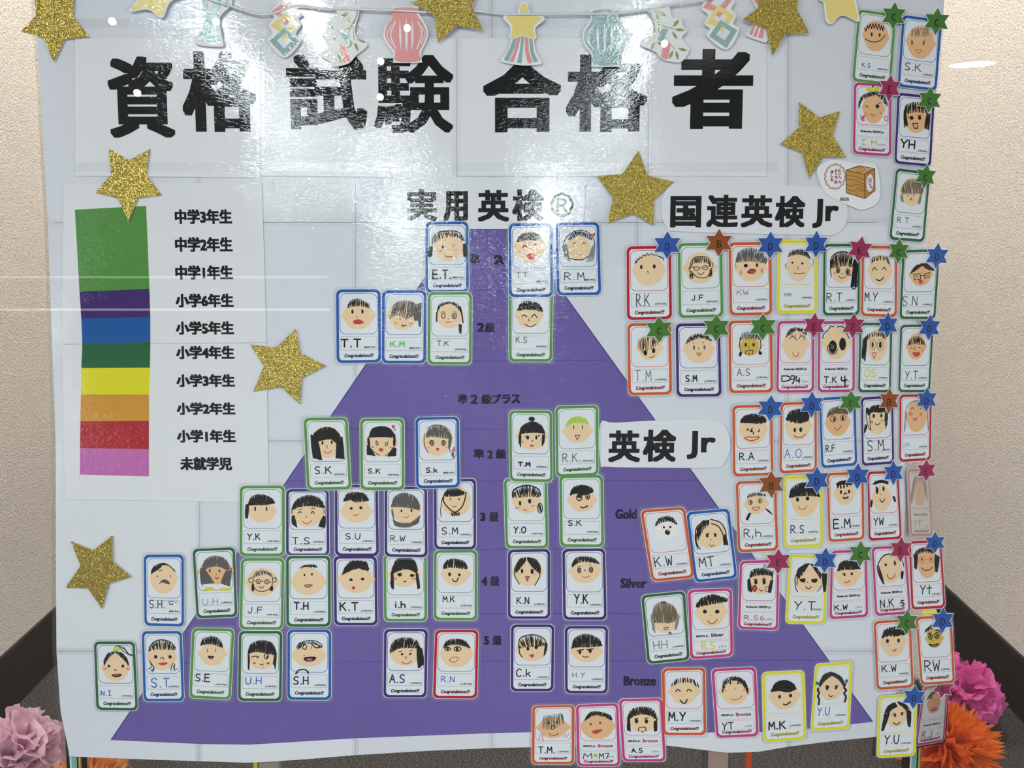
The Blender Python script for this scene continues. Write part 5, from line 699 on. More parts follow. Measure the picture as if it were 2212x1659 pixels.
('pink', [(107.2, -541.0, 2), (178.8, -538.0, 2), (183.6, -649.7, 2), (110.8, -649.7, 2)], 's', 'Bronze', 'M.M', 'red lips and swept black hair', 'F o 49.4 58.6 40.41 32.98 2.47;H k 2.06 50 2.06 / 20.6,38.1 32.8,21.1 52.4,19.6 79.6,29.3 85.1,42.4 / 18.5,44.6 36.4,32.1 56,30.6 83.1,44.5;D g 33.6 51.6 2.89 3.3;D g 55.9 49.3 2.89 3.3;P r 37.4,69.2 61,65.4 48.9,76.8 39.2,75.8;I k 1.65 14.5,127.8 34.4,141.9 M;D n 42.8 133.7 5.77 4.95;I k 1.65 51.5,128.1 74.5,142.2 M7'),
('pink', [(179.3, -530.7, 2), (252.3, -529.2, 2), (260.7, -640.7, 2), (187.2, -641.3, 2)], 's', 'Bronze', 'A.S', 'black bob with flicked ends', 'F s 50.8 54.9 37.45 31.75 3.26;H k 2.04 60 2.04 / 15.5,54.3 26.5,28.6 52,20.5 78.4,29.6 85.5,53.3 / 19.2,56.5 35.3,43.8 62.3,42.2 84.7,55.5;H k 2.04 14 2.04 / 17.4,54.3 23.2,54.4 / 14.1,80.1 23.5,84.6;H k 2.04 14 2.04 / 76.7,59.6 84.7,55.5 / 77.3,85.4 83.1,83.3;D k 37.6 57.7 4.07 5.7;D k 60.3 58.5 4.07 5.7;L k 1.63 32.9,52.4 42.6,50.4;L k 1.63 54.9,51.5 65.7,50;L k 1.63 41.2,76.2 45.2,74.1 56.8,73.5 57.4,82.9;L k 1.63 41.2,76.2 41.6,84;D r 50.4 85 3.66 2.04;I k 2.04 22.3,127.7 47.4,138.7 A.S'),
('blue', [(-137.2, 258.6, 2), (-69.1, 259.0, 2), (-69.0, 147.4, 2), (-138.8, 147.0, 2)], 'n', '高校1年生', 'E.T', 'twin black tufts beside the ears', 'F s 53.1 55.8 35.79 35.2 1.79;H k 1.79 30 2.98 / 17.6,36.3 29.6,24.5 53.8,20.2 77.8,27.8 88.3,39.7 / 20.6,48.2 35.7,39.4 53.7,35 74.8,36.6 88.3,45.6;L k 2.09 16.1,51.1 17.6,36.3 29.6,24.5 53.7,21.1 77.9,24.8 89.8,44.1;H k 2.09 20 1.79 / 10.1,58.5 17.6,54.1 / 5.7,80.7 14.7,79.3;H k 2.09 20 1.79 / 86.8,51.5 92.8,50.1 / 88.2,81.2 97.2,79.8;D k 40.2 57.8 2.09 4.18;L k 0.89 62.7,53.8 65.7,52.3 67.2,58;L p 1.19 30.3,67.5 33.3,66.1 34.2,69 37.2,65.5 38.7,68.5;L p 1.19 66.6,64.8 69.3,63.3 70.2,66.9 73.2,63.9;L k 1.49 45.6,76.5 49.2,80.4 55.2,80.4 61.8,79;I k 2.98 17.2,111.1 59.6,130 E.T.'),
('blue', [(-5.5, 256.0, 3.2), (64.5, 256.4, 3.2), (65.5, 139.9, 3.2), (-4.9, 139.5, 3.2)], 'n', '高校1年生', 'T.T', 'laughing open red mouth under a black fringe', 'F s 47.7 51.4 36.17 34.73 1.74;H k 2.6 60 1.45 / 19.8,37.1 28.7,24.3 49.3,19.6 67,24.5 75.7,36 / 19.8,41.3 37.5,37.2 58.1,37.8 76.3,38.8;L k 2.03 31.5,53.6 35.9,48.5 40.9,52;L k 2.03 56.5,48.6 61.6,45.3 66.3,48.7;D r 50.6 72.2 9.26 6.95;I g 1.16 15.9,108.1 42.4,120.2 TT'),
('blue', [(68.7, 257.2, 2), (138.3, 258.2, 2), (142.6, 143.2, 2), (72.0, 142.4, 2)], 'n', '高校1年生', 'R.M', 'red hair ribbon and grey bob', 'F s 52.7 57 26.25 26.25 1.46;H k 1.17 40 1.46 / 28.1,36.5 37.3,22.2 55.2,18.1 75.7,25.6 84.2,37.3 / 32.4,39.4 48.9,31 63.6,32.6 81.2,40.1;L k 1.46 25.3,30.7 15.9,53.6 24.2,74 32.9,79.8 47.6,82.9 62.4,81.7 80.4,68.9 88.3,48.8 81.5,28.6 64,18.2 43.3,19.4 25.3,30.7;H l 0.88 14 1.17 / 18.9,47.9 24.9,48 / 18.2,76.8 32.7,88.5;H l 0.88 14 1.17 / 83.8,51.7 89.8,48.9 / 68.1,88.9 85.8,86.3;L k 1.17 39,48.2 42.7,44.8 47,48.3;L k 1.17 58.8,48.4 63.9,44.5 68.6,48;L k 0.88 47.9,69.1 52.3,72.9 56.8,69.2;P r 75.7,22.7 83,27.1 89,22.9 88.8,31.6 82.9,29.2 77,31.4;I k 1.46 18,111.4 62.6,127.8 R.M'),
('blue', [(-281.5, 151.9, 2), (-210.3, 152.3, 2), (-211.1, 35.1, 2), (-282.9, 33.9, 2)], 'n', '高校1年生', 'T.T', 'big pink lips, leftmost of its row', 'F s 49.9 57.5 36.11 30.33 2.89;H k 1.73 26 1.73 / 26.8,31.6 34.2,23.1 51.7,20.3 74.9,32 / 25.3,41.6 39.9,37.4 57.4,37.6 74.8,42;D k 36.6 48.8 2.6 4.62;D k 59 48.5 2.6 5.2;D k 44.1 60.3 0.87 1.16;D k 48.4 60.4 0.87 1.16;P r 37.3,70.3 48.4,65.5 60.9,70.5 58.5,75.4 42.5,76.1;I k 2.89 10.7,109.9 54.3,126.9 T.T'),
('blue', [(-207.7, 150.5, 2), (-136.7, 150.9, 2), (-138.9, 33.4, 2), (-210.1, 33.4, 2)], 'n', '高校2年生', 'K.M', 'side ponytail and grey sweeping fringe', 'F s 47.8 55.7 34.83 31.93 2.9;H g 1.16 40 1.45 / 27.1,29.8 38.8,24.1 56.3,22.7 73.9,27.1 / 17.1,64.2 33.1,55.7 56.6,62.9 71.2,55.8;H g 1.16 34 1.45 / 62.2,24.2 79.8,32.9 82.9,47.2 / 71.2,55.8 74.2,67.3 81.6,67.3;H g 1.16 14 1.16 / 79.8,30 88.5,27.2 / 83.1,78.8 87.5,81.7;D k 40.8 62.9 1.45 1.45;D k 54.6 62.9 1.45 1.45;L k 1.74 44.4,75.8 48.5,79.3 54.4,76.4;S r 1.16 28.8,70.6 29.4,74.3;S r 1.16 32.3,70.6 33.2,74.3;S r 1.16 63.4,71.6 64,75.3;S r 1.16 66.9,71.6 67.6,75.3;I gn 2.03 19.7,113.1 51.2,124.7 K.M'),
('green', [(-134.6, 147.8, 2), (-64.0, 148.2, 2), (-65.0, 31.3, 2), (-136.2, 31.8, 2)], 'n', '中学2年生', 'T.K', 'high forehead and low black ponytail', 'F s 49.6 52.4 32.09 28.59 2.92;H k 1.46 50 1.46 / 20.7,40.7 26.6,26.2 47.1,21.1 67.7,26.4 76.6,40.9 / 22.2,46.5 29.5,33.5 48.6,26.3 64.8,33.6 75.2,46.6;L k 2.33 20.7,43.6 20.2,66.8;L k 2.33 73.6,32.2 77.2,49.5 80.3,69.7;O k 1.46 35.5 52.9 3.79 5.83;O k 1.46 59.9 53 4.67 6.42;D g 59.9 53 2.04 4.08;L k 0.88 29.6,46.5 34,43.6 39,45.1;L k 0.88 55.5,45.1 60.5,43.1 65.5,46.6;L k 0.88 47.3,58.1 45.8,61.6;L r 1.17 40.8,66.2 47.3,66.8 53.8,66.3;H k 1.17 16 1.46 / 70.8,71.2 76.7,72.6 / 70.9,91.4 76.8,92.8;I g 1.46 21,108.8 48.1,119.5 T.K'),
('green', [(-4.9, 151.9, 2), (65.7, 152.3, 2), (64.6, 36.0, 2), (-4.9, 36.0, 2)], 'n', '中学3年生', 'K.S', 'short black hair, smiling closed eyes', 'F s 46.6 58.2 31.72 27.9 2.94;H k 1.76 60 2.35 / 20.7,43.6 28.1,29.2 45.8,25.8 66.5,30.8 77,43.9 / 19.3,48 37,45.2 57.7,46.7 77,51.1;L k 1.76 29.7,61.1 34.1,56.7 41.5,61.1;L k 1.76 51.3,62.6 57.8,55.4 64.7,63.5;L k 1.17 46.6,64.6 44.6,68.4 48.4,70.4;L k 1.47 36.6,77 46.1,82 55.1,81.4 62.5,76.3;I g 1.47 16.4,106 41.9,118.5 K.S'),
('green', [(-337.9, -54.7, 4.4), (-266.4, -53.5, 4.4), (-262.3, -172.5, 4.4), (-334.7, -173.8, 4.4)], 'n', '中学3年生', 'S.K', 'long straight black hair past the chin', 'F s 50.3 54.7 36.03 34.83 1.2;H k 1.92 90 1.92 / 21.1,35.1 36.2,24.5 53.3,21.2 70,26.3 81.3,40.8 / 25,54.3 39.6,50.9 59.1,48.8 73,59.8;H k 1.92 44 1.92 / 15,37.3 28,42.3 / 17,90 37.3,95.1;H k 1.92 44 1.92 / 73.8,45.5 86,43.3 / 68.9,90.9 88.1,93.6;D k 40.1 56.4 2.16 4.32;D k 61.2 55.3 2.16 4.32;L k 0.96 50.5,61.1 49.6,68.5;L r 1.2 42.8,74.2 47.8,79 53.8,79.2 59.5,73.3;I k 1.92 19.1,109.7 57.4,125.4 S.K'),
('green', [(-246.2, -55.6, 4.4), (-174.8, -55.2, 4.4), (-175.6, -173.4, 4.4), (-247.8, -173.4, 4.4)], 'n', '中学3年生', 'S.K', 'two red hearts and full pink lips', 'F s 48.1 55.8 36.24 30.2 2.9;H k 2.17 90 0.97 / 20.4,38.8 27.7,23.1 47.1,17.6 66.5,22 78.5,36.6 / 20.4,43.6 37.3,42.4 59.1,42.5 79.7,43.8;H k 1.93 10 0.97 / 16.7,43.6 20.4,43.6 / 17.9,62.9 22.7,65.3;H k 1.45 44 1.21 / 15.5,60.5 20.3,64.1 / 15.4,82.2 34.7,84.7;H k 1.93 10 0.97 / 76,41.4 79.7,41.4 / 74.7,60.7 78.3,63.1;H k 1.45 44 1.21 / 75.9,65.5 81.9,67.9 / 61.3,86 80.6,84.8;L k 1.21 19.1,62.9 32.3,76.2 44.4,83.5;L k 1.21 75.9,64.3 66.2,77.5 56.4,84.8;O k 1.21 38.5 56.9 2.42 3.87;O k 1.21 59.5 58.2 2.9 3.87;L k 0.97 33.6,50.9 36.1,53.3;L k 0.97 36.1,49 37.8,52.1;L k 0.97 61.5,53.4 65.1,50.5;P r 41.5,70.2 46.9,66.6 52.9,70.3 48,75.6;D p 28.7 64.9 2.66 1.93;D p 69.1 65.5 2.42 1.69;P r 71.8,18.4 74.3,14.4 76.2,16.8 79.8,15.3 76.1,22.8;P p 76.1,24.5 77.8,22.6 81,25 78,28.1;I k 1.69 17.6,113.7 45.4,123.8 S.K'),
('blue', [(-156.8, -53.8, 4.4), (-85.8, -52.4, 4.4), (-85.2, -169.5, 4.4), (-156.7, -170.7, 4.4)], 'n', '高校1年生', 'S.k', 'pink bow on a side ponytail', 'F s 50.1 54.5 35.33 34.11 1.95;H g 1.22 70 1.95 / 25.9,37 33.4,22.6 48.1,18 67.5,23.2 82,40.5 / 24.6,46.7 38,44.6 57.5,47.4 81.8,51.5;L k 1.22 21,36.9 19.6,56.4 23,71.1 29,80.9;L k 0.97 26,27.3 35.9,20.2 48.1,18 65.1,21.2 79.6,33.2;H g 1.22 16 1.22 / 77,45.3 83.1,45.4 / 75.5,72 77.9,74.5;O k 1.46 37.8 59.2 3.9 5.85;D g 37.8 59.2 2.19 3.9;O k 1.46 63.9 59.7 3.9 5.36;D g 63.9 59.7 2.19 3.65;L k 0.97 30.5,60.3 34.2,53.7 40.3,53.1;L k 0.97 59.8,54.7 64.7,53.6 69.5,57.8;P r 46.2,71.5 54.3,71.2 50.3,77.7;D c 29.9 69.2 1.95 1.95;D c 71.1 69.5 1.46 1.46;P p 76.7,72.1 81.5,77 88.9,67.4 90,79.6 82.7,77 77.8,80.6;H g 0.97 8 0.97 / 82.7,79.5 86.4,79.5 / 81.4,89.2 87.4,95.4;I k 1.95 23.7,115.4 49.7,126.3 S.k'),
('green', [(-445.6, -166.9, 2), (-371.9, -166.5, 2), (-375.0, -285.0, 2), (-449.9, -285.0, 2)], 'n', '中学1年生', 'Y.K', 'black hair longer on one side', 'F s 49.2 59.1 31.28 25.99 3.37;H k 2.17 70 1.44 / 17.2,46.7 26.6,24.7 47.9,19.8 69.2,27.3 78.7,39.6 / 17.2,46.7 33.8,44.3 55.1,44.4 77.5,40.8;H k 2.17 20 1.44 / 13.7,44.2 20.8,39.3 / 12.6,73.7 18.5,74.9;D k 34.5 52.9 1.92 5.29;D k 59.8 53 1.92 4.81;I k 1.92 17.5,110 45.8,124 Y.K'),
('purple', [(-369.9, -172.5, 2), (-300.0, -172.2, 2), (-301.4, -284.7, 2), (-372.9, -284.7, 2)], 'n', '小学6年生', 'T.S', 'two bunches of black hair, raised brows', 'F s 50.5 59.2 37.99 31.66 2.53;H k 2.28 70 2.03 / 13.2,46.1 24.4,25.5 51.9,14 79.3,23.1 89.2,41.2 / 14.4,51.3 31.9,43.6 56.8,41.1 89.1,46.4;H k 2.03 24 1.52 / 13.2,64.2 19.4,64.2 / 14.4,84.9 26.8,94;H k 2.03 24 1.52 / 87.7,64.5 91.4,67 / 75.1,90.2 88.7,94.1;L k 1.52 13.9,48.7 13.2,59;L k 1.52 88.6,49 88.5,59.3;L k 1.77 28.1,59.1 31.8,54.5 36.3,57.1;L k 1.77 57.9,59.2 62.2,54 66.1,59.7;L k 1.27 29.4,50.1 33.1,48 38.1,48.8;L k 1.27 58,48.3 63,45.8 68,47.6;D k 47.2 67.2 1.52 1.52;L r 1.27 38.7,77.7 44.2,82.4 54.1,81.9 59.6,75.2;I k 1.77 14.3,117.3 55.1,132.8 T.S'),
('purple', [(-290.1, -165.4, 2), (-219.5, -165.4, 2), (-219.6, -285.0, 2), (-291.9, -285.0, 2)], 'n', '小学6年生', 'S.U', 'wide ears and short black crop', 'F s 49.4 60.1 36.61 25.63 3.66;D s 49.6 35.9 26.85 17.09;H k 1.95 60 2.44 / 21.3,33.5 30,18.9 52.3,16.5 69.6,20.1 76.8,31 / 20,38.3 37.3,34.7 47.1,39.5 76.8,35.9;D k 37.9 53.4 3.42 3.42;D k 60 51.9 3.66 3.42;L r 1.22 41.9,67.4 48,69.4 55.5,65.5;I k 1.71 24.3,109.9 58,123.2 S.U'),
('purple', [(-208.3, -168.4, 3.2), (-139.0, -168.0, 3.2), (-139.2, -286.8, 3.2), (-210.1, -285.5, 3.2)], 'n', '小学6年生', 'R.W', 'grey pencilled hair down around the chin', 'F s 48.9 51.8 35.93 32.21 2.48;H g 1.49 100 1.24 / 16.3,42 23.9,22.3 46.5,13.7 71.6,22.4 82.8,42 / 16.3,47 36.4,46.9 61.4,49.4 81.5,54.2;H g 0.99 10 0.99 / 16.3,51.9 18.8,51.9 / 18.8,69.2 22.5,76.5;H g 0.99 70 0.99 / 18.8,74.1 33.7,81.4 61.2,81.2 83.9,64 / 23.7,90.1 38.7,93.7 61.2,92.3 80,83.6;D k 39.6 55.5 1.98 3.47;D k 63.2 54.3 2.23 3.72;D k 50.8 61.7 0.74 0.74;L r 0.99 43.8,68.6 51.3,70.7 57.6,66;I k 1.49 14.2,112.4 47.3,125.6 R.W'),
('purple', [(-127.7, -156.1, 2), (-58.7, -155.0, 2), (-59.2, -273.8, 2), (-128.3, -273.8, 2)], 'n', '小学6年生', 'S.M', 'pointed chin, hair drawn down to the neck', 'D s 52.3 51.5 35.03 34.41;H k 1.88 40 1.25 / 26.9,29.7 34.9,21.1 53.9,20.8 73,30.2 / 26.9,40.4 38,40.6 57.1,39.2 71.4,36.3;L k 2.19 26.9,29.7 22.1,48.1 31.6,63.6 49.1,76 65,65.4 73,48.6 76.2,30.3;L k 1.25 20.5,41.9 15.6,69.6 17.2,87.4;L k 1.25 31.7,26.6 17.3,51.1;D k 38.9 46.4 1.88 2.19;D k 59.3 46.6 1.88 2.19;L k 0.94 42.1,60.6 47.5,64.3 54.5,61.3;H k 1.25 14 1.56 / 39.5,75.9 60.2,76.1 / 42.7,85.2 60.2,83.8;I k 1.88 18.1,111.2 56.3,126.7 S.M'),
('green', [(-5.0, -42.7, 3.2), (65.2, -42.7, 3.2), (66.8, -160.9, 3.2), (-3.9, -159.1, 3.2)], 'n', '中学3年生', 'T.M', 'black hair with a top bun', 'F s 51.5 58.8 35.31 30.7 3.07;H k 2.15 90 0.92 / 24.3,51.4 29.1,36 52.4,24.4 74,32.8 81.6,47.9 / 24.2,54.4 39.8,51.2 64.5,50.4 82.5,52.4;D k 52.4 19.2 7.37 5.22;H k 1.84 10 1.23 / 22.7,54.4 28,54.4 / 22.5,75.8 26.4,84.3;H k 1.84 10 1.23 / 76.9,54 82.5,53.9 / 76,81.3 80.4,72.1;D k 42.8 61.3 3.38 4.61;L k 1.23 36.6,58 39.7,61;D k 62.6 60.8 2.46 4.91;L k 1.23 66,58.6 70.1,54;L k 0.92 66.9,58.6 70.7,57.7;D k 53.5 68.5 1.54 1.54;P r 46.6,79.5 51.9,77.3 56.8,79.1 51.8,82.2;D c 30.9 71.2 2.46 2.15;D c 74.3 66.1 2.46 2.15;I k 2.76 20.5,118.1 47.7,126.7 T.M'),
('green', [(70.0, -35.9, 2), (140.1, -34.1, 2), (141.7, -149.4, 2), (71.7, -152.7, 2)], 'n', '中学1年生', 'R.K', 'bright lime-green hair', 'F s 51.3 58.2 33.4 27.83 3.71;H n 1.86 44 1.55 / 26,40.5 35.4,28.5 50.9,24.3 68,27.9 75.6,38.9 / 24.4,48.1 38.4,40.9 57,39.9 75.6,43.5;S k 1.55 42.4,45 42.3,52.7;S k 1.55 62.6,45.3 62.5,53.9;S k 1.24 46,67.6 56.8,67.9 49.9,78.2 46,67.6;I g 1.55 16.7,109.2 58,128.3 R.K.'),
('green', [(-13.3, -154.5, 2), (57.4, -155.0, 2), (60.1, -272.0, 2), (-10.6, -272.0, 2)], 'n', '中学1年生', 'Y.O', 'small ponytail by the ear, striped fringe', 'F s 50.9 53 33.52 27.93 2.48;H k 2.17 26 0.93 / 18.5,42.3 25.1,25.2 51.7,15.8 76.3,25 83.7,42 / 18.4,45.4 38.6,43.7 60.4,42.1 82.1,43.5;L k 2.17 18.5,40.7 23.6,25.2 51.7,15.8 77.9,23.4 84.6,40.4;D k 36.2 57 2.79 5.59;D k 58.6 52.3 3.72 5.59;O k 1.55 82.2 68.3 5.59 11.79;H k 1.24 8 1.24 / 78.7,59 83.4,57.5 / 81.4,76.1 86.1,77.6;L r 1.24 25,69.2 34.4,67;L r 1.24 62.1,63.8 70.8,62.2;L r 1.24 43.6,70 47.9,74.7 51.4,70;I k 2.17 20.9,111.9 47.7,125.8 Y.O'),
('green', [(77.1, -150.1, 2), (148.7, -148.7, 2), (151.8, -269.8, 2), (79.3, -269.3, 2)], 'n', '中学3年生', 'S.K', 'shaggy black hair over ringed eyes', 'F s 51.2 55.9 32.81 26.73 3.04;H k 2.43 80 2.43 / 25.5,37.5 34.8,25.5 53.2,22.1 71.5,27.5 77.5,35.1 / 25.4,45.1 37.7,40.7 52.9,45.4 75.9,38.1;O k 1.82 45.2 50.4 6.08 6.68;O k 1.82 64.4 48.5 4.25 5.47;D k 46.7 49.2 2.73 3.04;D k 64.4 49.4 2.13 2.73;H k 2.13 6 1.52 / 43.7,42.2 48.3,42.3 / 40.6,49.8 45.2,49.8;D k 57.3 59 0.61 0.61;L k 2.13 47,70.4 54,73.2 64.8,68.7;I k 1.82 19.1,101.8 48.9,113.3 S.K'),
('purple', [(-6.8, -273.8, 2), (63.0, -272.7, 2), (63.5, -392.0, 2), (-6.9, -392.0, 2)], 'n', '小学6年生', 'K.N', 'centre-parted hair, triangular open mouth', 'F s 46.8 52.1 36.09 32.95 2.51;H k 1.57 36 0.94 / 43.7,17.8 27.8,22.3 16.8,40.9 / 43,27.1 29.4,44.1 18.4,56.5;H k 1.57 46 0.94 / 45.3,17.8 65.8,22.8 76.9,38.4 / 46.8,27.2 59.5,44.5 75.3,57.1;L k 1.57 16.8,40.9 15.8,59.6 27.8,81.5;L k 1.57 76.9,41.6 74.7,63.3 63.3,84.9;D k 33.5 50.1 3.14 5.34;D k 57.3 51.3 3.77 6.28;L k 0.94 45.3,59.2 46.2,60.5;S k 1.26 41.5,63.6 50.6,63 45.9,73.9 41.5,63.6;P p 43.7,64.5 49.4,64.6 46.2,70.8;L k 0.94 24.7,39.4 31,38.5;L k 0.94 56.3,38.8 63.3,37.7;L c 1.26 25.3,55.9 30.4,57.2;L c 1.26 61.4,58.2 67.7,58.8;I k 1.88 21.5,111.1 50.9,126.8 K.N'),
('purple', [(82.9, -272.7, 2), (153.6, -271.6, 2), (157.6, -393.6, 2), (85.2, -393.6, 2)], 'n', '小学6年生', 'Y.K', 'parted black hair with thin red smile', 'F s 51.2 51 36.85 27.64 2.46;H k 1.84 50 1.54 / 21.9,35.4 31.5,20.3 53.4,17.5 75.2,22.4 85.8,34.7 / 21.8,43 40.7,31.1 62.5,31.3 87.3,36.2;O k 1.84 38.8 49 3.38 5.22;D g 38.8 49 1.84 3.69;O k 1.84 66.2 48.1 3.69 5.53;D g 66.2 48.1 1.84 3.69;L k 0.92 34.3,42.3 39,39.3 43,41.1;L k 0.92 61.8,37.4 67.1,36.6;L k 0.92 52.9,46.4 51.3,50.4 54.4,50.1;L r 1.23 44.8,62.5 52.5,65.6 62.5,61.7;I k 2.46 27.1,104.1 57.6,124.6 Y.K'),
('green', [(-128.8, -275.0, 2), (-57.4, -274.3, 2), (-57.5, -394.8, 2), (-130.3, -394.3, 2)], 'n', '中学1年生', 'M.K', 'short curly fringe, deep black smile', 'F s 50.2 54.4 33.26 27.72 3.7;H k 2.46 34 1.54 / 23.3,32.7 32.5,21.9 51.1,19.9 69.6,25.3 75.8,36.1 / 21.8,43.5 40.3,40.5 58.8,42.1 76.7,43.8;D k 36.3 55.6 3.39 4.62;D k 58.8 56.9 3.08 3.39;L k 1.85 42.8,66.1 45.8,71.4 52.6,71.4 56.3,63.1;I k 1.85 21.3,106.8 48,119.2 M.K'),
('blue', [(-608.0, -282.6, 2), (-541.6, -282.2, 2), (-546.0, -405.5, 2), (-611.8, -403.5, 2)], 'n', '高校1年生', 'S.H', 'downturned brown mouth', 'F s 49.1 53.3 34.92 34.92 1.4;H k 1.4 40 1.68 / 18.5,37.4 27.5,24.1 47.9,19.4 / 18.5,44.1 33.2,34.8 42,29.4;H k 1.4 40 1.12 / 36.2,20.9 53.8,19.4 77.1,34.7 / 42,25.5 59.6,24.1 78.5,38.6;L k 1.12 40.6,26.8 34.7,32.1 39,36.1 46.4,34.2;D k 33.4 48.9 1.68 1.68;D k 66.7 48.2 1.68 1.68;P br 42.3,61.3 50.6,56.7 59.3,59.1 62.8,66.5 50.5,63.9;L k 1.4 39.3,65.8 45.3,58.6 53.5,57.2 61.7,61.2 63.7,66.4;I k 1.68 12.8,102.9 53,120.8 S.H.;L k 1.12 59.6,107.5 66.4,104.7 75.2,105.9;L k 1.12 63.4,107.4 64.2,112.7 68.4,110.8 70.7,113.4 73.1,108.6;L k 1.12 78.1,108.5 82.5,105.8'),
('dkgreen', [(-527.3, -272.7, 2), (-456.7, -269.7, 2), (-456.6, -388.4, 2), (-524.4, -391.4, 2)], 'n', '小学4年生', 'U.H', 'grey bob above a yellow collar', 'F o 52.2 53.9 40.06 30.39 3.32;H g 1.66 90 1.66 / 18.8,52.5 28.7,25.7 53.9,17.7 78.3,27.7 87.2,49.8 / 18.5,57.9 36,45 58.3,43.2 77.3,52.2;H g 1.66 50 2.21 / 17.9,44.3 30,53 / 17.1,82.4 48,80.9;H g 1.66 50 2.21 / 75.8,54.8 88.4,52.6 / 62.1,81.5 84.2,90.6;L k 1.11 16.2,49.7 16,76.9 19.5,87.9;L k 1.11 90,47.2 87.6,74.4;D g 38.4 51.9 2.49 4.42;D g 61.1 53.4 2.21 3.87;D k 53 61 0.83 1.66;L k 1.38 50.1,67.9 54.2,70.8 59.3,68.3;P y3 21.9,96.2 30.7,89.7 44.7,91.7 44.3,98.5;P y3 60,95 70,92.7 86.8,96.1 85.2,100.1 59.8,99.1;D w 53.2 90.7 6.08 3.32;I lb 1.66 17.2,116.4 54.6,130.7 U.H'),
('green', [(-447.6, -288.5, 2), (-375.4, -288.1, 2), (-381.2, -411.0, 2), (-454.0, -410.2, 2)], 'n', '中学1年生', 'J.F', 'small round glasses drawn in grey', 'F s 49.4 54.6 37.32 31.99 3.73;H g 1.33 30 1.33 / 29,40 36.8,29.4 52.9,26.8 69.1,34.8 / 29.1,44 42.4,40 58.4,37.4 73.3,44;L k 1.33 29.1,42.7 29.5,61.3 37.7,71.9 51.2,75 67.2,69.2 73.6,55.9 71.9,40.1;O k 1.33 41.3 52.5 5.33 4.8;O k 1.33 60.7 53.3 5.33 4.8;L k 1.07 46.7,52 55.3,52;L k 1.07 29.2,50.6 36,51.4;L k 1.07 66.3,54.1 70.9,54.6;D k 41.3 52.8 1.87 1.87;D k 60.7 53.3 1.87 1.87;L k 1.33 27.8,44 19.8,46.6 21.3,54.6 28,55.4;L k 1.33 74.2,46.7 81.4,44 81.5,50.7 76.2,54.6;L k 1.33 42.9,63.9 48.4,67.3 55,63.9;H k 1.33 8 1.07 / 26.2,58.6 30.8,58.6 / 27.1,74.6 31.9,74.5;H k 1.33 8 1.07 / 67.1,66.5 73.7,61.2 / 68.6,74.5 75.3,73.1;I k 1.6 18.5,110.5 52.3,124.3 J.F'),
('dkgreen', [(-372.6, -284.2, 3.2), (-299.1, -283.8, 3.2), (-301.3, -405.0, 3.2), (-375.4, -405.0, 3.2)], 'n', '小学4年生', 'T.H', 'very short hairline and small pink mouth', 'F s 49.8 59.1 38.46 30.5 3.18;D s 48.6 40.4 22.55 15.91;H k 1.86 30 2.65 / 30.2,26.9 39.4,21.6 55.2,20.3 68.4,21.7 / 31.5,29.1 42,25.6 55.2,25.7 69.6,27.1;D k 41.2 43.5 1.86 3.18;D k 58 42 2.12 3.18;P p 40.6,68.4 48.5,66.6 59,67.1 52.4,72.5 44.5,72.4;L k 1.06 40.6,67.6 48.5,65.2 59.8,66.6;I k 2.65 18.1,106.6 50.1,121.9 T.H'),
('dkgreen', [(-697.5, -430.8, 2), (-629.1, -430.8, 2), (-628.9, -551.2, 2), (-699.0, -550.2, 2)], 'n', '小学4年生', 'N.I', 'yellow tie on a swinging top ponytail', 'F s 50.1 62 33.53 32.13 2.79;H k 1.4 30 1.4 / 50.5,22.1 33.1,27.6 22.5,44.2 / 53.1,26.2 35.5,38.7 23.3,58;H k 1.4 34 1.4 / 54.7,22.1 70.2,27.5 80.8,42.6 / 53.1,27.6 69.5,41.3 84.3,59.1;L k 1.4 56.3,19.3 50.8,13.8 59.5,10.5 73.6,15.1 81.6,27.5 95.6,32.4;L k 1.4 59.4,12.4 76.2,19.3 84.3,30.2 94.1,33;L k 1.4 62.2,15.2 70.4,22 87,32.4;P yg 45,17.1 52.2,15.2 65,16.5 59,22 49.1,21.5;D k 34.4 57.4 3.35 3.35;D k 68.5 57.3 3.63 3.63;L k 1.12 47.8,68.9 49.2,64.3 53.5,68.9;P k 40.4,77.3 63.7,75.7 59.1,82.7 46.4,83.3;D r 52.2 78.6 7.82 1.96;L r 1.12 20.8,65 23.1,63 23.6,65.8 27.4,62.2 30.2,63.5;L r 1.12 76.5,63.3 79.3,62.7 79.8,65.5 83.3,63.2 86,64.6;I b 1.68 13.3,116.2 37.4,127 N.I'),
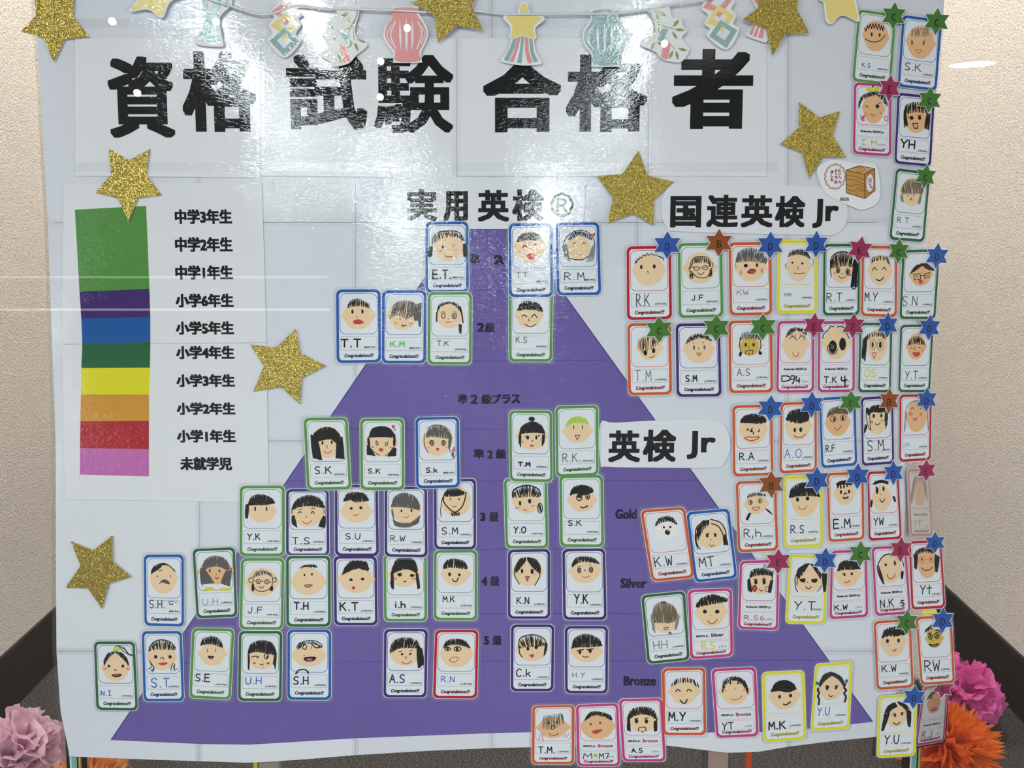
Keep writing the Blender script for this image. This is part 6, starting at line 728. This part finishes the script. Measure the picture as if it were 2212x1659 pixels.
('blue', [(-616.9, -413.0, 2), (-549.8, -412.6, 2), (-550.6, -534.8, 2), (-618.9, -535.2, 2)], 'n', '小学5年生', 'S.T', 'striped fringe with flicked hair ends', 'F s 48.6 59.1 36.35 30.76 2.24;H k 1.68 30 1.12 / 16.7,42.8 25.9,26.6 49.4,18.6 72.3,26.9 83.5,40.4 / 15.1,46.8 34.1,42.8 57.3,43 83.3,44.5;L k 1.68 16.8,40.1 28.8,25.3 49.3,20 70.9,25.5 83.5,39.1;L k 1.68 15.9,67 24.3,77.9 28.3,86 23.8,94.1;L k 1.4 20.1,72.5 21.2,83.3 13.9,85.9;L k 1.4 24.3,77.9 26.9,86 19.5,91.4;L k 1.4 76.5,72.8 70.4,83.5 70.1,91.6;L k 1.4 80.8,75.5 76.2,83.6 81.8,87.7 86.2,86.3;L k 1.4 79.3,78.2 77.4,89 80.3,90.3;D k 33 59 4.19 4.19;D k 68.6 59.2 4.19 4.19;L k 1.4 45.5,64.5 46.2,61.3 52.3,61.3 52.5,65.9;P r 38,73.9 50.5,71.8 62.7,72.7 56.1,77.5 46,78;L c 0.84 18.9,65.7 23.3,63;L c 0.84 24.6,66.6 29.1,63.1;L c 0.84 74,64.1 79.8,63.3;I b 2.24 19.8,108.9 65.4,128.9 S.T'),
('green', [(-532.4, -407.5, 2), (-462.2, -408.5, 2), (-472.5, -532.7, 2), (-541.9, -529.0, 2)], 'n', '中学1年生', 'S.E', 'grey-black brush cut and open mouth', 'F s 50.9 58.4 32.91 26.87 3.84;H k 1.37 60 1.65 / 21.2,38.9 26.1,23.9 48.1,18.2 65.1,23.2 74.2,37.7 / 21.3,40.2 37.9,37.2 54.7,38.2 73.1,44.4;S k 1.37 38.4,47.9 38.1,53.3;S k 1.37 58.5,47.4 58.2,53.6;P k 40,63.5 54.5,63.6 52,69.1 45.1,70.6;D r 47.7 67.8 3.29 1.65;I k 2.19 13,105.4 47.6,122.1 S.E'),
('dkgreen', [(-454.9, -412.6, 2), (-382.2, -412.6, 2), (-387.1, -534.8, 2), (-460.4, -534.3, 2)], 'n', '小学4年生', 'U.H', 'one winking eye and dense black hair', 'F s 53.7 59.5 33.7 29.66 3.24;H k 1.62 90 1.35 / 21.3,48.7 27.8,29.8 51.9,21.1 76.2,27 85.8,45.9 / 21.4,54.1 38.8,48.7 63,51.4 86,56.7;H k 1.35 12 1.35 / 21.4,54.1 25.4,54.1 / 21.9,89.3 24.6,89.3;H k 1.35 12 1.08 / 83.2,51.3 87.2,51.3 / 79.5,75.7 85.1,90.5;L k 1.62 29.6,60.9 36.3,58.2 45.7,59.5 41.7,62.8;O k 1.62 63.7 58.1 4.85 5.93;D k 65.3 58.9 1.89 2.7;D r 36.7 74.1 3.24 2.16;D r 68.2 74.3 3.77 2.7;D k 54.4 69 0.81 1.08;L k 1.35 49.4,75.2 52.6,77.9 58,75.7;D k 56.2 82.5 0.81 0.81;I b 1.89 17.5,106.9 53.8,122.2 U.H'),
('blue', [(-374.0, -410.2, 2), (-301.2, -410.2, 2), (-303.8, -532.7, 2), (-377.6, -532.3, 2)], 'n', '小学5年生', 'S.H', 'wavy looped fringe, arrow over the initials', 'F s 49.2 59.8 38.93 25.5 2.68;L k 1.61 23.7,46.4 29,32.9 42.4,26.2 63.8,26.1 78.6,35.5 77.2,42.3;L k 1.61 21,42.4 29,30.2 42.4,35.6 42.4,45 34.4,42.3 39.7,32.9;L k 1.61 26.4,43.7 34.4,32.9 29.1,42.3;L k 1.88 53.1,30.2 63.9,41 74.6,40.9;L k 1.61 55.8,27.5 69.2,35.6 78.6,39.6;H k 1.34 18 1.61 / 25,35.6 37.1,28.9 58.5,27.5 74.6,35.6 / 26.4,43.7 39.7,35.6 58.5,32.9 77.2,42.3;S k 1.34 55.3,38.3 55.3,43.7;P k 38.5,63.9 64.7,62.5 59.9,71.9 42.5,72.8;D p 50.5 68.7 7.52 2.68;D k 38.5 59.1 1.07 1.07;I k 2.42 14.5,107.9 48.5,125.9 S.H;L k 2.15 19,101.7 23.8,95 34.5,91.4 43.9,93.6 48.4,101.6;S k 1.61 19,101.7 23.8,99;S k 1.61 48.4,101.6 47.9,96.2'),
('purple', [(-294.6, -285.0, 2), (-223.2, -284.6, 2), (-223.4, -403.1, 2), (-295.8, -403.1, 2)], 'n', '小学6年生', 'K.T', 'tiny round pink mouth', 'F s 51.4 54.2 40.39 32.13 4.28;H k 2.45 70 3.67 / 23.4,34.1 35.8,14.1 57.2,11.1 75.4,14.3 81.3,26.6 / 20.2,43.3 38.6,34.1 56.9,29.6 79.7,34.3;D k 39.8 55.1 3.98 3.37;D k 66.6 53.4 4.59 3.06;D p 45.1 74.2 3.98 4.28;D k 45.1 73.6 1.84 2.14;I k 2.75 14,108.6 55,127.2 K.T'),
('green', [(-212.3, -281.7, 2), (-140.5, -281.3, 2), (-141.2, -396.3, 2), (-212.9, -396.3, 2)], 'n', '中学2年生', 'i.h', 'solid black hair with long side locks', 'F s 47.5 49.4 36.66 29.52 3.11;H k 2.17 90 1.86 / 20.9,33.5 30.2,12.9 48.4,8.9 69.6,13.1 78.6,33.7 / 17.8,49.3 36.1,39.9 57.3,36.8 77,46.4;H k 1.86 14 1.24 / 17.2,43 22.4,43 / 17.5,81.1 23.6,82.7;H k 1.86 14 1.24 / 74,43.2 79.2,46.4 / 78.4,84.4 83.9,81.3;L k 1.24 14.6,65.2 19,81.1 23.6,84.2;D k 37.2 49.4 4.97 4.04;D k 65.8 51.1 4.97 3.73;L k 1.24 30.9,46.8 42.7,45.6;L k 0.93 69.4,52.1 72.5,49.6;L p 1.24 23.1,60.4 26.2,56.6 28.3,60.5 30.5,57.3;D c 70.3 59 4.66 2.49;P k 45.9,65.3 52.6,64 49.6,67.8;I k 2.49 24.9,113.4 50.1,128.7 i.h'),
('purple', [(-213.1, -409.3, 2), (-140.0, -408.8, 2), (-143.4, -528.3, 2), (-216.0, -528.3, 2)], 'n', '小学6年生', 'A.S', 'thick ponytail hanging on one side', 'F s 48.8 55.7 36.81 30.67 1.53;H k 1.84 60 1.84 / 14,49.3 22.8,27.5 46.8,19.9 74,26.2 84.9,46.5 / 15.6,57.1 35.1,46.3 56.2,44.8 80.4,46.5;H k 2.15 40 1.84 / 75.7,40.2 87.9,46.5 / 79.6,93 91.6,83.8;D k 41.9 59.4 2.76 2.76;D k 60.6 58.8 2.76 2.76;L k 1.23 33.7,55 38.2,52.5 41.2,54.1;L k 1.23 58.7,51.7 65.9,50.1;S k 0.92 52,64.4 48.1,67.5 53,70.6;L r 1.53 40.9,75.8 46.1,81.1 56.7,81.2 64.2,74.4;I db 2.45 14.7,107.8 48.9,126.6 A.S'),
('red', [(-128.2, -410.6, 2), (-55.7, -410.6, 2), (-58.4, -530.1, 2), (-133.0, -529.7, 2)], 'n', '小学1年生', 'R.N', 'outlined eyes and leaf-shaped red mouth', 'F s 50.2 56.6 38.17 32.06 1.53;H k 1.83 60 1.53 / 20.3,41.1 27.4,25.5 48.4,20.8 69.7,25.5 80.6,41 / 20.4,44.2 36.7,36.4 57.9,36.4 81.5,44.1;O k 1.83 30.3 45.1 6.11 3.66;D k 30.3 45.1 2.44 2.75;O k 1.83 52.9 44.8 7.63 5.19;D k 52 44.8 3.05 4.27;L r 1.22 34.1,70.6 43.5,64.4 54.9,65.3 51.2,73.7 42.3,76.2 34.1,70.6;I b 1.53 17.8,109.6 48.9,122.5 R.N'),
('purple', [(-1.6, -401.5, 2), (70.6, -401.5, 2), (69.6, -517.4, 2), (-2.3, -517.4, 2)], 'n', '小学6年生', 'C.k', 'freckles and striped long fringe', 'F s 49.2 61.3 36.89 28.14 1.88;H k 1.88 24 0.94 / 17.7,55 25.2,32.6 49.5,24.6 70.9,32.6 80.2,51.8 / 22.3,58.2 37.5,55 55.9,55 77.2,51.8;L k 1.88 17.7,55 22.1,32.6 49.5,24.6 73.9,32.6 83.3,48.6;H k 1.88 10 1.25 / 80.1,42.2 84.8,48.6 / 76,77.3 79,72.5;L k 1.88 18.6,55 20.9,70.9 27,78.9;D k 39.4 58.2 3.44 5;D k 58.6 54.3 4.06 5.63;D k 48.9 62 0.94 0.94;P r 42.6,74.1 53.6,71.6 50.6,80.5;D k 34.6 69.3 0.63 0.63;D k 59.7 68.4 0.63 0.63;D k 66.7 67.1 0.63 0.63;D k 61.5 72.5 0.63 0.63;I k 2.19 12.9,107.7 47.4,125.9 C.k'),
('purple', [(87.7, -404.3, 2), (160.1, -404.3, 2), (160.8, -521.4, 2), (89.1, -520.9, 2)], 'n', '小学6年生', 'H.Y', 'full grey-black mop and half-closed eyes', 'F s 50 60.2 37.37 26.47 1.87;H k 1.4 90 1.56 / 16.5,50.8 22.6,28.6 48.5,18.4 77.4,28.5 85.9,44.3 / 14.9,54 34.8,50.8 62.2,50.7 85.9,47.5;L k 1.87 27.1,60.3 34.8,57.1 43.9,56.4;L k 1.87 50,56.4 66.8,54.5;D k 34.7 61.9 3.43 5.29;D k 58.5 59.6 3.74 4.98;L k 1.56 40.2,71.4 48.5,74.5 55.5,71.9;I g 1.25 17.8,111.7 46.3,123 H.Y')
]
FILM = clear_film()
CNAME = dict(green='green', dkgreen='dark green', purple='purple', blue='blue', orange='orange', red='red', yellow='yellow', pink='pink')
for idx, (col, C, typ, grade, ini, desc, cmds) in enumerate(CARDS):
    cu = sum(p[0] for p in C) / 4; cv = sum(p[1] for p in C) / 4; cz = sum(p[2] for p in C) / 4
    root = empty('portrait_card', at(cu, cv, cz))
    tag(root, '%s-bordered portrait card, initials %s, %s' % (CNAME[col], ini, desc), 'card', 'laminated portrait cards')
    eps = (idx % 7) * .012
    def pt(x, y, h, C=C):
        s, t = x / 100, y / 162; a, b, c, d = (1-s)*(1-t), s*(1-t), s*t, (1-s)*t
        return tuple((a*C[0][i] + b*C[1][i] + c*C[2][i] + d*C[3][i] - (cu, cv, cz)[i] + (h + eps if i == 2 else 0)) / 1000 for i in (0, 1, 2))
    fw = 6 if idx % 3 else 4
    mb = MB(); p_ = rrect(-fw, -fw, 100 + fw, 162 + fw, 13); mb.add([pt(x, y, -.12) for x, y in p_], [tuple(range(len(p_)))], FILM)
    q_ = rrect(-fw + .7, -fw + .7, 99.3 + fw, 161.3 + fw, 12.4); ring(mb, pt, p_, q_, -.09, FILM)
    tag(mb.build('laminate_film', root), 'clear laminate margin')
    mb = MB(); slab(mb, pt, rrect(-1.2, -1.2, 101.2, 163.2, 12.5), -.1, .2, PAPER); mb.build('card_paper', root)
    bm = mat('border_' + col, BORDER[col], k=1.0)
    mb = MB(); ring(mb, pt, rrect(0, 0, 100, 162, 12), rrect(6.1, 6.1, 93.9, 155.9, 8.6), .25, bm); mb.build('border', root)
    normal = typ == 'n'
    y1 = 98.5 if normal else 94.5
    mb = MB(); ring(mb, pt, rrect(8, 8.5, 92.6, y1, 13.5), rrect(9.1, 9.6, 91.5, y1 - 1.1, 12.6), .25, bm); mb.build('portrait_frame', root)
    tm = mat('tint_' + col, TINT[col])
    def outline(nm, x0, ya, x1, yb):
        mb = MB(); ring(mb, pt, [(x0, ya), (x1, ya), (x1, yb), (x0, yb)], [(x0+.45, ya+.45), (x1-.45, ya+.45), (x1-.45, yb-.45), (x0+.45, yb-.45)], .25, tm if col not in ('yellow', 'pink') else bm); mb.build(nm, root)
    mb = MB()
    if normal:
        outline('name_box', 9.5, 103.5, 91, 133.5)
        letters(mb, pt, 'Congratulations!!!', tm, (17.5, 141.5), (83.5, 152), .5, .26, shear=.3, rings=4)
        g = MB(); letters(g, pt, '(%s)' % grade, pal('k'), (62, 125.3), (88, 130.6), .18, .30, rings=4); g.build('grade_lettering', root)
    else:
        outline('award_box', 9.5, 98.5, 91, 119.5); outline('name_box', 9.5, 122.5, 91, 144)
        letters(mb, pt, 'Congratulations!!!', tm, (14.5, 145.2), (84, 154.4), .5, .26, shear=.3, rings=4)
        g = MB()
        if typ == 'k': letters(g, pt, 'Kokuren EIKEN Jr.', pal('k'), (19, 105.8), (82, 112.6), .42, .30, rings=4)
        else:
            letters(g, pt, 'EIKEN Jr.', pal('k'), (15, 106.5), (45, 112.8), .42, .30, rings=4)
            letters(g, pt, grade, mat('bronze_red', (150, 60, 50)) if grade == 'Bronze' else pal('k'), (49, 104.5), (84 if grade == 'Bronze' else 79, 112.8), .45, .30, rings=4)
        g.build('award_lettering', root)
        g = MB(); letters(g, pt, '( さい)', pal('k'), (68, 134.5), (85, 139.5), .15, .30, rings=4); g.build('grade_lettering', root)
    mb.build('congratulations_lettering', root)
    draw(cmds, pt, .27, root)

# ------------------------------------------------------------------ tissue-paper pompons on the floor
def tissue(name, rgb):
    m, nt, b = nt_new(name); N = nt.nodes; L = nt.links
    tl = N.new('ShaderNodeBsdfTranslucent'); tl.inputs[0].default_value = srgb(rgb, k=1.5); mx = N.new('ShaderNodeMixShader'); mx.inputs[0].default_value = .4
    b.inputs['Base Color'].default_value = srgb(rgb, k=1.5); b.inputs['Roughness'].default_value = .6; b.inputs['Specular IOR Level'].default_value = .25
    L.new(b.outputs[0], mx.inputs[1]); L.new(tl.outputs[0], mx.inputs[2]); L.new(mx.outputs[0], N['Material Output'].inputs[0])
    return m
def petal_mesh(name, R, wid, spiky, seed, m):
    rnd = random.Random(seed); nu, nv = 18, 9; vs = []; off = Vector((seed * 3.7, 1.3, 0))
    for j in range(nv + 1):
        t = j / nv
        for i in range(nu + 1):
            s = i / nu * 2 - 1
            ang = s * wid; edge = 1.0
            if j == nv: edge += (.13 * ((i % 2) * 2 - 1) if spiky else .035 * cos(i * 1.9))
            rr = R * (.06 + .94 * t * edge) * (1 - .10 * s * s)
            cup = R * .24 * (t ** 1.6) * (s * s)
            fold = R * (.075 * t * sin(s * 7 + seed) * (1 if i % 2 else .2) if spiky else .09 * t * sin(s * 5.5 + seed) + .05 * t * t * sin(s * 17 + seed))
            nz = noise.noise_vector(Vector((s * 1.6, t * 2.4, seed * 2.1)) + off) * R * (.16 if spiky else .24) * t
            vs.append((rr * sin(ang) + nz.x, cup + fold + nz.y, rr * cos(ang) + nz.z * .5))
    fs = [(j*(nu+1)+i, j*(nu+1)+i+1, (j+1)*(nu+1)+i+1, (j+1)*(nu+1)+i) for j in range(nv) for i in range(nu)]
    me = bpy.data.meshes.new(name); me.from_pydata(vs, [], fs); me.materials.append(m); me.update()
    return me
def pompon(loc, R, rgb, mname, spiky, label, seed, n=56):
    root = empty('tissue_pompon', Matrix.Translation(loc)); tag(root, label, 'pompon', 'tissue paper pompons')
    m = tissue(mname, rgb); meshes = [petal_mesh('petal', R, .72 if not spiky else .46, spiky, seed + i, m) for i in range(5)]
    rnd = random.Random(seed)
    for i in range(n):
        z = 1 - 2 * (i + .5) / n; ph = i * 2.39996; r = math.sqrt(1 - z * z)
        d = Vector((r * cos(ph), r * sin(ph), z))
        d = (d + Vector([rnd.uniform(-.15, .15) for _ in range(3)])).normalized()
        o = bpy.data.objects.new('petal', meshes[i % 5]); COL.objects.link(o); o.parent = root
        q = d.to_track_quat('Z', 'Y'); q = q @ Matrix.Rotation(rnd.uniform(0, 6.28), 3, 'Z').to_quaternion()
        o.rotation_mode = 'QUATERNION'; o.rotation_quaternion = q; s = rnd.uniform(.82, 1.0); o.scale = (s, s, s)
    return root
PINK = (240, 176, 188); HOT = (228, 104, 165); ORNG = (232, 108, 44); PALEOR = (196, 138, 86)
pompon((-1.075, 1.34, .108), .118, PINK, 'pale_pink_tissue', False, 'pale pink tissue-paper pompon on the floor beside the left wall', 3, 52)
pompon((-.868, 1.25, .096), .096, PALEOR, 'pale_orange_tissue', True, 'light orange tissue-paper pompon behind the left striped pole', 21)
pompon((1.13, 1.60, .083), .094, HOT, 'hot_pink_tissue', False, 'hot pink tissue-paper pompon against the right baseboard', 37, 52)
pompon((.975, 1.40, .088), .108, ORNG, 'orange_tissue', True, 'bright orange tissue-paper pompon behind the right striped pole', 55, 70)
